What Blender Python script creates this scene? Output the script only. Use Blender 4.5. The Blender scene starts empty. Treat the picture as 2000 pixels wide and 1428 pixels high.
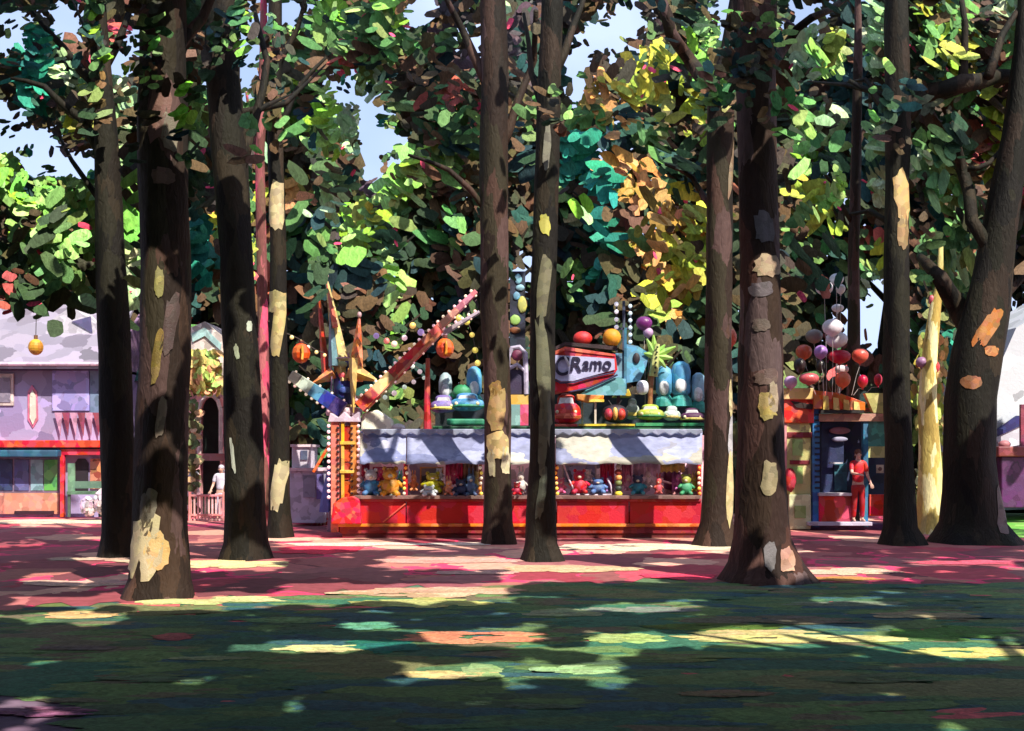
import bpy, bmesh, math, random
import numpy as np
from mathutils import Vector, Matrix
R = math.radians
random.seed(7)
S = bpy.context.scene
COL = S.collection
# ------------------------------------------------------------------ camera
EYE, F, HZ = 1.9, 2144.0, 890.0            # eye height (m), focal length in photo pixels, horizon row
cd = bpy.data.cameras.new('camera'); cam = bpy.data.objects.new('camera', cd); COL.objects.link(cam)
cam.location = (0, 0, EYE); cam.rotation_euler = (R(90), 0, 0)
cd.sensor_width = 36; cd.lens = 36 * F / 2000; cd.shift_y = (HZ - 714) / 2000
cd.clip_end = 2000; S.camera = cam
# ------------------------------------------------------------------ light
AZ, EL = R(35), R(48)
SUN = Vector((math.sin(AZ) * math.cos(EL), -math.cos(AZ) * math.cos(EL), math.sin(EL)))
w = bpy.data.worlds.new('World'); S.world = w; w.use_nodes = True
nt = w.node_tree; bg = nt.nodes['Background']
sk = nt.nodes.new('ShaderNodeTexSky'); sk.sky_type = 'NISHITA'; sk.sun_disc = False
sk.sun_elevation = EL; sk.sun_rotation = R(180 - 35); sk.dust_density = 2.5; sk.air_density = 1.0; sk.ozone_density = 2.0
cn = nt.nodes.new('ShaderNodeTexNoise'); cn.inputs['Scale'].default_value = 3.5; cn.inputs['Detail'].default_value = 5; tcw = nt.nodes.new('ShaderNodeTexCoord'); nt.links.new(tcw.outputs['Generated'], cn.inputs[0])
cr = nt.nodes.new('ShaderNodeMapRange'); cr.inputs[1].default_value = .4; cr.inputs[2].default_value = .6; cr.inputs[3].default_value = .45; cr.inputs[4].default_value = 1.0; nt.links.new(cn.outputs[0], cr.inputs[0])
cm = nt.nodes.new('ShaderNodeMix'); cm.data_type = 'RGBA'; nt.links.new(cr.outputs[0], cm.inputs[0]); nt.links.new(sk.outputs[0], cm.inputs[6]); cm.inputs[7].default_value = (3.7, 4.5, 6.6, 1)
nt.links.new(cm.outputs[2], bg.inputs[0]); bg.inputs[1].default_value = 0.13
sl = bpy.data.lights.new('sun', 'SUN'); sl.energy = 5.0; sl.angle = R(0.5); sl.color = (1, .93, .80)
so = bpy.data.objects.new('sun', sl); COL.objects.link(so); so.rotation_euler = SUN.to_track_quat('Z', 'Y').to_euler()
S.view_settings.view_transform = 'Standard'; S.view_settings.look = 'None'
S.view_settings.exposure = 0.68; S.view_settings.gamma = 1
# ------------------------------------------------------------------ basics
def W(x, y, d): return Vector(((x - 1000) / F * d, d, EYE + (HZ - y) / F * d))
def dg(y): return EYE * F / (y - HZ)                       # distance of a ground point seen at row y
def G(x, y): v = W(x, y, dg(y)); v.z = 0; return v
def lin(c): return tuple(((v / 255 + .055) / 1.055) ** 2.4 if v > 10 else v / 255 / 12.92 for v in c)
def rnd(a, b): return random.uniform(a, b)
def tag(o, label=None, cat=None, group=None, kind=None):
    if label: o['label'] = label
    if cat: o['category'] = cat
    if group: o['group'] = group
    if kind: o['kind'] = kind
    return o
def empty(name, loc, label, cat, group=None):
    o = bpy.data.objects.new(name, None); COL.objects.link(o); o.location = loc; o.empty_display_size = .2
    return tag(o, label, cat, group)
class MB:
    def __init__(s): s.v = []; s.f = []; s.c = []
    def face(s, vs, c=None): 
        n = len(s.v); s.v += [tuple(v) for v in vs]; s.f.append(tuple(range(n, n + len(vs)))); s.c.append(c)
    def add(s, vs, fs, c=None):
        n = len(s.v); s.v += [tuple(v) for v in vs]; s.f += [tuple(i + n for i in f) for f in fs]; s.c += [c] * len(fs)
    def box(s, x0, x1, y0, y1, z0, z1, c=None, j=0):
        vs = [(x, y, z) for x in (x0, x1) for y in (y0, y1) for z in (z0, z1)]
        if j: vs = [(a + rnd(-j, j), b + rnd(-j, j), d + rnd(-j, j)) for a, b, d in vs]
        s.add(vs, [(0, 1, 3, 2), (4, 6, 7, 5), (0, 4, 5, 1), (2, 3, 7, 6), (0, 2, 6, 4), (1, 5, 7, 3)], c)
    def tube(s, pts, rad, n=8, c=None, wob=0, cap=True):
        pts = [Vector(p) for p in pts]; rings = []
        for i, p in enumerate(pts):
            t = (pts[min(i + 1, len(pts) - 1)] - pts[max(i - 1, 0)]).normalized()
            a = t.cross(Vector((0, 1, 0.01))); 
            if a.length < .1: a = t.cross(Vector((1, 0, 0)))
            a.normalize(); b = t.cross(a).normalized()
            r = rad[i] if isinstance(rad, (list, tuple)) else rad
            rings.append([p + (a * math.cos(2 * math.pi * k / n) + b * math.sin(2 * math.pi * k / n)) * r * (1 + rnd(-wob, wob)) for k in range(n)])
        vs = [v for q in rings for v in q]; fs = []
        for i in range(len(pts) - 1):
            for k in range(n):
                k2 = (k + 1) % n; fs.append((i * n + k, i * n + k2, (i + 1) * n + k2, (i + 1) * n + k))
        if cap: fs.append(tuple(range(n))[::-1]); fs.append(tuple(range((len(pts) - 1) * n, len(pts) * n)))
        s.add(vs, fs, c)
    def ell(s, ctr, r, nu=12, nv=8, c=None, p=1.0, jit=0):
        vs = [];fs = []
        def sp(v): return math.copysign(abs(v) ** p, v)
        for i in range(nv + 1):
            th = math.pi * i / nv
            for k in range(nu):
                ph = 2 * math.pi * k / nu; q = 1 + rnd(-jit, jit)
                vs.append((ctr[0] + r[0] * sp(math.sin(th)) * sp(math.cos(ph)) * q, ctr[1] + r[1] * sp(math.sin(th)) * sp(math.sin(ph)) * q, ctr[2] + r[2] * sp(math.cos(th)) * q))
        for i in range(nv):
            for k in range(nu):
                k2 = (k + 1) % nu; fs.append((i * nu + k, (i + 1) * nu + k, (i + 1) * nu + k2, i * nu + k2))
        s.add(vs, fs, c)
    def prism(s, poly, y0, y1, c=None):                    # poly in x,z ; extruded along y
        n = len(poly); vs = [(x, y0, z) for x, z in poly] + [(x, y1, z) for x, z in poly]
        s.add(vs, [tuple(range(n)), tuple(range(n, 2 * n))[::-1]] + [(i, i + n, (i + 1) % n + n, (i + 1) % n) for i in range(n)], c)
    def build(s, name, mat, parent=None, smooth=False, bevel=0, org=None):
        me = bpy.data.meshes.new(name)
        off = Vector(parent.matrix_world_loc if False else (0, 0, 0))
        if parent is not None: off = WL(parent)
        if org is not None and parent is None: off = Vector(org)
        me.from_pydata([tuple(Vector(v) - off) for v in s.v], [], s.f); me.update()
        bm = bmesh.new(); bm.from_mesh(me)
        if bevel or smooth: bmesh.ops.remove_doubles(bm, verts=bm.verts, dist=1e-5)
        if not any(s.c): bmesh.ops.recalc_face_normals(bm, faces=bm.faces)
        bm.to_mesh(me); bm.free()
        if any(c is not None for c in s.c) and len(me.polygons) == len(s.c):
            at = me.color_attributes.new('Col', 'FLOAT_COLOR', 'CORNER')
            arr = np.ones((len(me.loops), 4), dtype=np.float32); i = 0
            for pl, c in zip(me.polygons, s.c):
                n = pl.loop_total; arr[pl.loop_start:pl.loop_start + n, :3] = c or (0.1, 0.1, 0.1)
            at.data.foreach_set('color', arr.ravel())
        if smooth: me.polygons.foreach_set('use_smooth', [True] * len(me.polygons))
        me.materials.append(mat)
        o = bpy.data.objects.new(name, me); COL.objects.link(o)
        if parent is not None: o.parent = parent
        elif org is not None: o.location = org
        if bevel:
            m = o.modifiers.new('bevel', 'BEVEL'); m.width = bevel; m.segments = 2; m.limit_method = 'ANGLE'
        return o
def WL(o):
    v = Vector((0, 0, 0))
    while o is not None: v += Vector(o.location); o = o.parent
    return v
# ------------------------------------------------------------------ materials: brush-daubed colour
def N(nt, t, **k):
    n = nt.nodes.new(t)
    for a, b in k.items(): setattr(n, a, b)
    return n
def daub_coords(nt, scale, dist=.35, src='Object'):
    tc = N(nt, 'ShaderNodeTexCoord'); mp = N(nt, 'ShaderNodeMapping'); mp.inputs['Scale'].default_value = scale
    if src == 'World':
        ge = N(nt, 'ShaderNodeNewGeometry'); nt.links.new(ge.outputs['Position'], mp.inputs[0])
    else: nt.links.new(tc.outputs[src], mp.inputs[0])
    no = N(nt, 'ShaderNodeTexNoise'); no.inputs['Scale'].default_value = 2.2; no.inputs['Detail'].default_value = 3
    nt.links.new(mp.outputs[0], no.inputs[0])
    ml = N(nt, 'ShaderNodeVectorMath', operation='MULTIPLY_ADD'); ml.inputs[1].default_value = (dist * 2,) * 3
    nt.links.new(no.outputs['Color'], ml.inputs[0]); nt.links.new(mp.outputs[0], ml.inputs[2])
    return ml.outputs[0], mp.outputs[0]
def bump(nt, bs, vec, scale, strength, dist=.02):
    n = N(nt, 'ShaderNodeTexNoise'); n.inputs['Scale'].default_value = scale; n.inputs['Detail'].default_value = 4; n.inputs['Distortion'].default_value = 1.2
    nt.links.new(vec, n.inputs[0]); b = N(nt, 'ShaderNodeBump'); b.inputs['Strength'].default_value = strength; b.inputs['Distance'].default_value = dist
    nt.links.new(n.outputs[0], b.inputs['Height']); nt.links.new(b.outputs[0], bs.inputs['Normal'])
_m = {}
def paint(col, var=.22, scale=5, rough=.55, stretch=(1, 1, 1), key=''):
    """oil-paint-like coat: flat colour broken into brush daubs of slightly different hue and value"""
    k = (col, var, scale, rough, stretch, key)
    if k in _m: return _m[k]
    m = bpy.data.materials.new('painted_coat'); m.use_nodes = True; nt = m.node_tree; bs = nt.nodes['Principled BSDF']
    v, raw = daub_coords(nt, tuple(scale * s for s in stretch), .3, 'World')
    vo = N(nt, 'ShaderNodeTexVoronoi'); vo.inputs['Scale'].default_value = 1; nt.links.new(v, vo.inputs[0])
    sp = N(nt, 'ShaderNodeSeparateColor'); nt.links.new(vo.outputs['Color'], sp.inputs[0])
    h = N(nt, 'ShaderNodeHueSaturation'); h.inputs['Color'].default_value = (*lin(col), 1)
    for out, inp, lo, hi in ((0, 'Hue', .5 - var * .07, .5 + var * .07), (1, 'Value', (1 - var * 1.5) * .82, (1 + var * .9) * .82), (2, 'Saturation', 1 - var * .35, 1 + var * .3)):
        mr = N(nt, 'ShaderNodeMapRange'); mr.inputs[3].default_value = lo; mr.inputs[4].default_value = hi
        nt.links.new(sp.outputs[out], mr.inputs[0]); nt.links.new(mr.outputs[0], h.inputs[inp])
    nt.links.new(h.outputs[0], bs.inputs['Base Color']); bs.inputs['Roughness'].default_value = rough
    bump(nt, bs, raw, 5, .5, .015)
    _m[k] = m; return m
def palette_mat(name, pal, scale, edge=None, edge_amt=.5, rough=.8, src='World', bstr=.6, dist=.35, bs_scale=4, bdist=.03, second=None):
    """daubs that each take one colour from a palette; optional rim of underpainting between daubs"""
    m = bpy.data.materials.new(name); m.use_nodes = True; nt = m.node_tree; bs = nt.nodes['Principled BSDF']
    v, raw = daub_coords(nt, scale, dist, src)
    vo = N(nt, 'ShaderNodeTexVoronoi'); vo.inputs['Scale'].default_value = 1; nt.links.new(v, vo.inputs[0])
    sp = N(nt, 'ShaderNodeSeparateColor'); nt.links.new(vo.outputs['Color'], sp.inputs[0])
    cr = N(nt, 'ShaderNodeValToRGB'); cr.color_ramp.interpolation = 'CONSTANT'; e = cr.color_ramp.elements
    while len(e) < len(pal): e.new(.5)
    for i, c in enumerate(pal): e[i].position = i / len(pal); e[i].color = (*lin(c), 1)
    nt.links.new(sp.outputs[0], cr.inputs[0]); out = cr.outputs[0]
    hs = N(nt, 'ShaderNodeHueSaturation'); mr = N(nt, 'ShaderNodeMapRange'); mr.inputs[3].default_value = .75; mr.inputs[4].default_value = 1.3
    nt.links.new(sp.outputs[1], mr.inputs[0]); nt.links.new(mr.outputs[0], hs.inputs['Value']); nt.links.new(out, hs.inputs['Color']); out = hs.outputs[0]
    st = N(nt, 'ShaderNodeTexNoise'); st.inputs['Scale'].default_value = bs_scale * 1.5; st.inputs['Detail'].default_value = 5; nt.links.new(raw, st.inputs[0])
    m2 = N(nt, 'ShaderNodeMapRange'); m2.inputs[3].default_value = .55; m2.inputs[4].default_value = 1.45; nt.links.new(st.outputs[0], m2.inputs[0])
    h2 = N(nt, 'ShaderNodeHueSaturation'); nt.links.new(m2.outputs[0], h2.inputs['Value']); nt.links.new(out, h2.inputs['Color']); out = h2.outputs[0]
    if edge:
        ve = N(nt, 'ShaderNodeTexVoronoi', feature='DISTANCE_TO_EDGE'); ve.inputs['Scale'].default_value = 1; nt.links.new(v, ve.inputs[0])
        lt = N(nt, 'ShaderNodeMath', operation='LESS_THAN'); lt.inputs[1].default_value = .045; nt.links.new(ve.outputs[0], lt.inputs[0])
        nz = N(nt, 'ShaderNodeTexNoise'); nz.inputs['Scale'].default_value = .6; nt.links.new(raw, nz.inputs[0])
        g = N(nt, 'ShaderNodeMath', operation='GREATER_THAN'); g.inputs[1].default_value = 1 - edge_amt; nt.links.new(nz.outputs[0], g.inputs[0])
        mu = N(nt, 'ShaderNodeMath', operation='MULTIPLY'); nt.links.new(lt.outputs[0], mu.inputs[0]); nt.links.new(g.outputs[0], mu.inputs[1])
        mx = N(nt, 'ShaderNodeMix', data_type='RGBA'); nt.links.new(mu.outputs[0], mx.inputs[0]); nt.links.new(out, mx.inputs[6]); mx.inputs[7].default_value = (*lin(edge), 1); out = mx.outputs[2]
    nt.links.new(out, bs.inputs['Base Color']); bs.inputs['Roughness'].default_value = rough; bs.inputs['Specular IOR Level'].default_value = .2
    bump(nt, bs, raw, bs_scale, bstr, bdist); return m
def leaf_mat():
    m = bpy.data.materials.new('leaf_daubs'); m.use_nodes = True; nt = m.node_tree; bs = nt.nodes['Principled BSDF']
    a = N(nt, 'ShaderNodeAttribute'); a.attribute_name = 'Col'
    tc = N(nt, 'ShaderNodeTexCoord'); mp = N(nt, 'ShaderNodeMapping'); mp.inputs['Scale'].default_value = (5, 5, 2.2); nt.links.new(tc.outputs['Object'], mp.inputs[0])
    n = N(nt, 'ShaderNodeTexNoise'); n.inputs['Scale'].default_value = 1.6; n.inputs['Detail'].default_value = 4; n.inputs['Distortion'].default_value = 2; nt.links.new(mp.outputs[0], n.inputs[0])
    mr = N(nt, 'ShaderNodeMapRange'); mr.inputs[1].default_value = .3; mr.inputs[2].default_value = .7; mr.inputs[3].default_value = .65; mr.inputs[4].default_value = 1.35; nt.links.new(n.outputs[0], mr.inputs[0])
    h = N(nt, 'ShaderNodeHueSaturation'); nt.links.new(a.outputs['Color'], h.inputs['Color']); nt.links.new(mr.outputs[0], h.inputs['Value'])
    nt.links.new(h.outputs[0], bs.inputs['Base Color']); bs.inputs['Roughness'].default_value = .65; bs.inputs['Specular IOR Level'].default_value = .12
    bump(nt, bs, mp.outputs[0], 5, .6, .03); return m
LEAF = leaf_mat()
BARKS = [palette_mat('bark_dark_olive', [(36, 30, 23), (26, 24, 18), (43, 36, 26), (32, 30, 21), (49, 38, 30), (24, 21, 18)], (3.5, 3.5, 1.1), rough=.75, src='Object', bstr=.9),
         palette_mat('bark_umber', [(55, 40, 31), (42, 31, 25), (70, 50, 42), (48, 42, 30), (36, 30, 25), (77, 58, 55)], (3.2, 3.2, 1.0), rough=.75, src='Object', bstr=.9),
         palette_mat('bark_red_umber', [(65, 40, 33), (45, 30, 26), (77, 53, 48), (50, 36, 28), (38, 28, 25), (87, 70, 70)], (2.8, 2.8, .9), rough=.75, src='Object', bstr=.9)]
def emis(col, s=1.0):
    k = ('em', col, s)
    if k in _m: return _m[k]
    m = bpy.data.materials.new('bulb_glass'); m.use_nodes = True; b = m.node_tree.nodes['Principled BSDF']
    b.inputs['Base Color'].default_value = (*lin(col), 1); b.inputs['Emission Color'].default_value = (*lin(col), 1); b.inputs['Emission Strength'].default_value = s
    b.inputs['Roughness'].default_value = .3; _m[k] = m; return m
# ------------------------------------------------------------------ setting: ground, path, verge
gm = palette_mat('lawn_grass', [(96, 118, 84), (76, 106, 86), (116, 132, 76), (84, 100, 74), (104, 112, 80), (62, 92, 98), (100, 136, 84), (120, 112, 88)], (1.0, 1.15, 1), rough=.75, bstr=.8, bs_scale=9, bdist=.04, edge=(200, 96, 100), edge_amt=.34)
b = MB(); n = 60
b.face([(-300, -100, 0), (300, -100, 0), (300, 600, 0), (-300, 600, 0)]); tag(b.build('ground', gm), kind='structure')
pm = palette_mat('path_surface', [(166, 98, 98), (150, 76, 84), (196, 124, 114), (134, 74, 82), (214, 160, 140), (158, 100, 102), (176, 72, 86)], (.75, .62, 1), edge=(230, 70, 112), edge_amt=.46, rough=.7, bstr=.6, bs_scale=5)
def sheet(name, pts, z, mat, kind='structure'):
    b = MB(); b.face([(p[0], p[1], z) for p in pts]); return tag(b.build(name, mat), kind=kind)
pts = []
random.seed(3)
for i in range(61):                                          # ragged near edge where path meets lawn
    x = -100 + i * 2200 / 60
    y = 1192 - 55 * max(0, min(1, (x - 0) / 1100)) + rnd(-9, 9)
    if x > 1900: y += 10
    pts.append(G(x, y))
pts += [Vector((60, 17, 0)), Vector((60, 60, 0)), Vector((-60, 60, 0)), Vector((-60, 13, 0))]
sheet('path', pts, .006, pm)
pts = [G(-60, 1352), G(60, 1356), G(130, 1372), G(190, 1392), G(235, 1440), Vector((-3, 3, 0)), Vector((-8, 3, 0))]
sheet('side_path', pts, .006, palette_mat('side_path_surface', [(120, 96, 120), (140, 110, 132), (104, 86, 104)], (1.2, 1.2, 1), rough=.8))
pts = [G(1938, 998), G(1960, 1050), G(2300, 1060), G(2300, 985)]
sheet('grass_verge', pts, .012, palette_mat('verge_grass', [(110, 160, 70), (90, 150, 60), (130, 175, 90)], (1.2, 1.2, 1), rough=.8))
# far yard under the background trees
sheet('far_lawn', [(-80, 36, 0), (80, 36, 0), (200, 300, 0), (-200, 300, 0)], .012, palette_mat('far_lawn_grass', [(60, 80, 50), (50, 70, 45), (80, 95, 60)], (.5, .5, 1)))
# ------------------------------------------------------------------ trees
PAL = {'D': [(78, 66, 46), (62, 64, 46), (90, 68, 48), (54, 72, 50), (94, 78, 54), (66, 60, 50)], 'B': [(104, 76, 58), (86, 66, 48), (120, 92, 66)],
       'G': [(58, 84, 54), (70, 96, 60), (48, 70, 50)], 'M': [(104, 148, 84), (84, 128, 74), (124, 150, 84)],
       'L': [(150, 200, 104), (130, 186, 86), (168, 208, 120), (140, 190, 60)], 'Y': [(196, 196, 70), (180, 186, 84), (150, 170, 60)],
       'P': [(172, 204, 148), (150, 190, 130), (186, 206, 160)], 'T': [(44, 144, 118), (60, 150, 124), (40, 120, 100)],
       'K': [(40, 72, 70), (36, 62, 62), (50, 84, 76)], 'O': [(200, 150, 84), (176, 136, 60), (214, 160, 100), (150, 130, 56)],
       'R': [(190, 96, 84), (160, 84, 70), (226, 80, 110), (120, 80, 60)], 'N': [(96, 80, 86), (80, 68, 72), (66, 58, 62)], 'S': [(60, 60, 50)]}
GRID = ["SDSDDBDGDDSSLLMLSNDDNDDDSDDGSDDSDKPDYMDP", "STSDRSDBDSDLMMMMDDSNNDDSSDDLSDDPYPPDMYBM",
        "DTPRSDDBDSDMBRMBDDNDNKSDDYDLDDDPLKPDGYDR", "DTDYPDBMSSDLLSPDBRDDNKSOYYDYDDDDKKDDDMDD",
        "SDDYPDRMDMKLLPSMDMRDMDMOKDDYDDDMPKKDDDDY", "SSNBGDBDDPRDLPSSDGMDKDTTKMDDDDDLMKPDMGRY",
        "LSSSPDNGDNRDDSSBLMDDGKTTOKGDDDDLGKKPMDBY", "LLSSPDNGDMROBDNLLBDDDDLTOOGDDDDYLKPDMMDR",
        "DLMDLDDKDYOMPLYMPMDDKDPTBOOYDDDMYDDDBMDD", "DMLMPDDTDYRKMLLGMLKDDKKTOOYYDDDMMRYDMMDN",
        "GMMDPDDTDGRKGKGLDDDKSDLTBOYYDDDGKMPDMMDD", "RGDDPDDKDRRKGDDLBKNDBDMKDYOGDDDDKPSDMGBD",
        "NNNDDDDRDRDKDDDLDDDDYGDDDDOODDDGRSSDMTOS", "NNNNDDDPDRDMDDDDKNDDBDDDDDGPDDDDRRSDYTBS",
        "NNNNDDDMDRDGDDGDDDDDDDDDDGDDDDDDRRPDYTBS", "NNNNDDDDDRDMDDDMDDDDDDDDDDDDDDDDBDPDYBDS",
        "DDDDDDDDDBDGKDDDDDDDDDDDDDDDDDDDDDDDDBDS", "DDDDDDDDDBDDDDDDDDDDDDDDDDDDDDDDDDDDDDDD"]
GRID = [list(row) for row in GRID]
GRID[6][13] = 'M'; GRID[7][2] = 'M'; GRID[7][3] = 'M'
def cell(u, v):
    i = int(u // 50); j = int(v // 50)
    if v < 0: return random.choice('DDDGMBKD') 
    if i < 0 or i > 39: return random.choice('DDGMLKDN') if i < -1 or i > 40 else GRID[min(j, 17)][0 if i < 0 else 39]
    return GRID[min(j, 17)][i]
def daub(mb, c, a, bb, nrm, ang, col, n=11, cup=.12, jit=.17, sq=.8):
    nrm = nrm.normalized(); t = nrm.cross(Vector((0, 0, 1)));
    if t.length < .3: t = Vector((1, 0, 0))
    t.normalize(); s = nrm.cross(t); u = t * math.cos(ang) + s * math.sin(ang); v = nrm.cross(u)
    ring = []
    for k in range(n):
        th = 2 * math.pi * (k + rnd(-.25, .25)) / n; q = 1 + rnd(-jit, jit)
        ct, sn = math.cos(th), math.sin(th); ring.append(c + u * (a * math.copysign(abs(ct) ** sq, ct) * q) + v * (bb * math.copysign(abs(sn) ** sq, sn) * q))
    top = c + nrm * cup * bb
    i0 = len(mb.v); mb.v += [tuple(p) for p in ring] + [tuple(top)]
    for k in range(n): mb.f.append((i0 + k, i0 + (k + 1) % n, i0 + n)); mb.c.append(col)
LEAFK = 1.0
def jcol(c, j=.14):
    l = [v * LEAFK for v in lin(c)]; q = 1 + rnd(-j * 1.6, j * 1.6); return tuple(max(0.002, x * q * (1 + rnd(-j, j))) for x in l)
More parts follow.
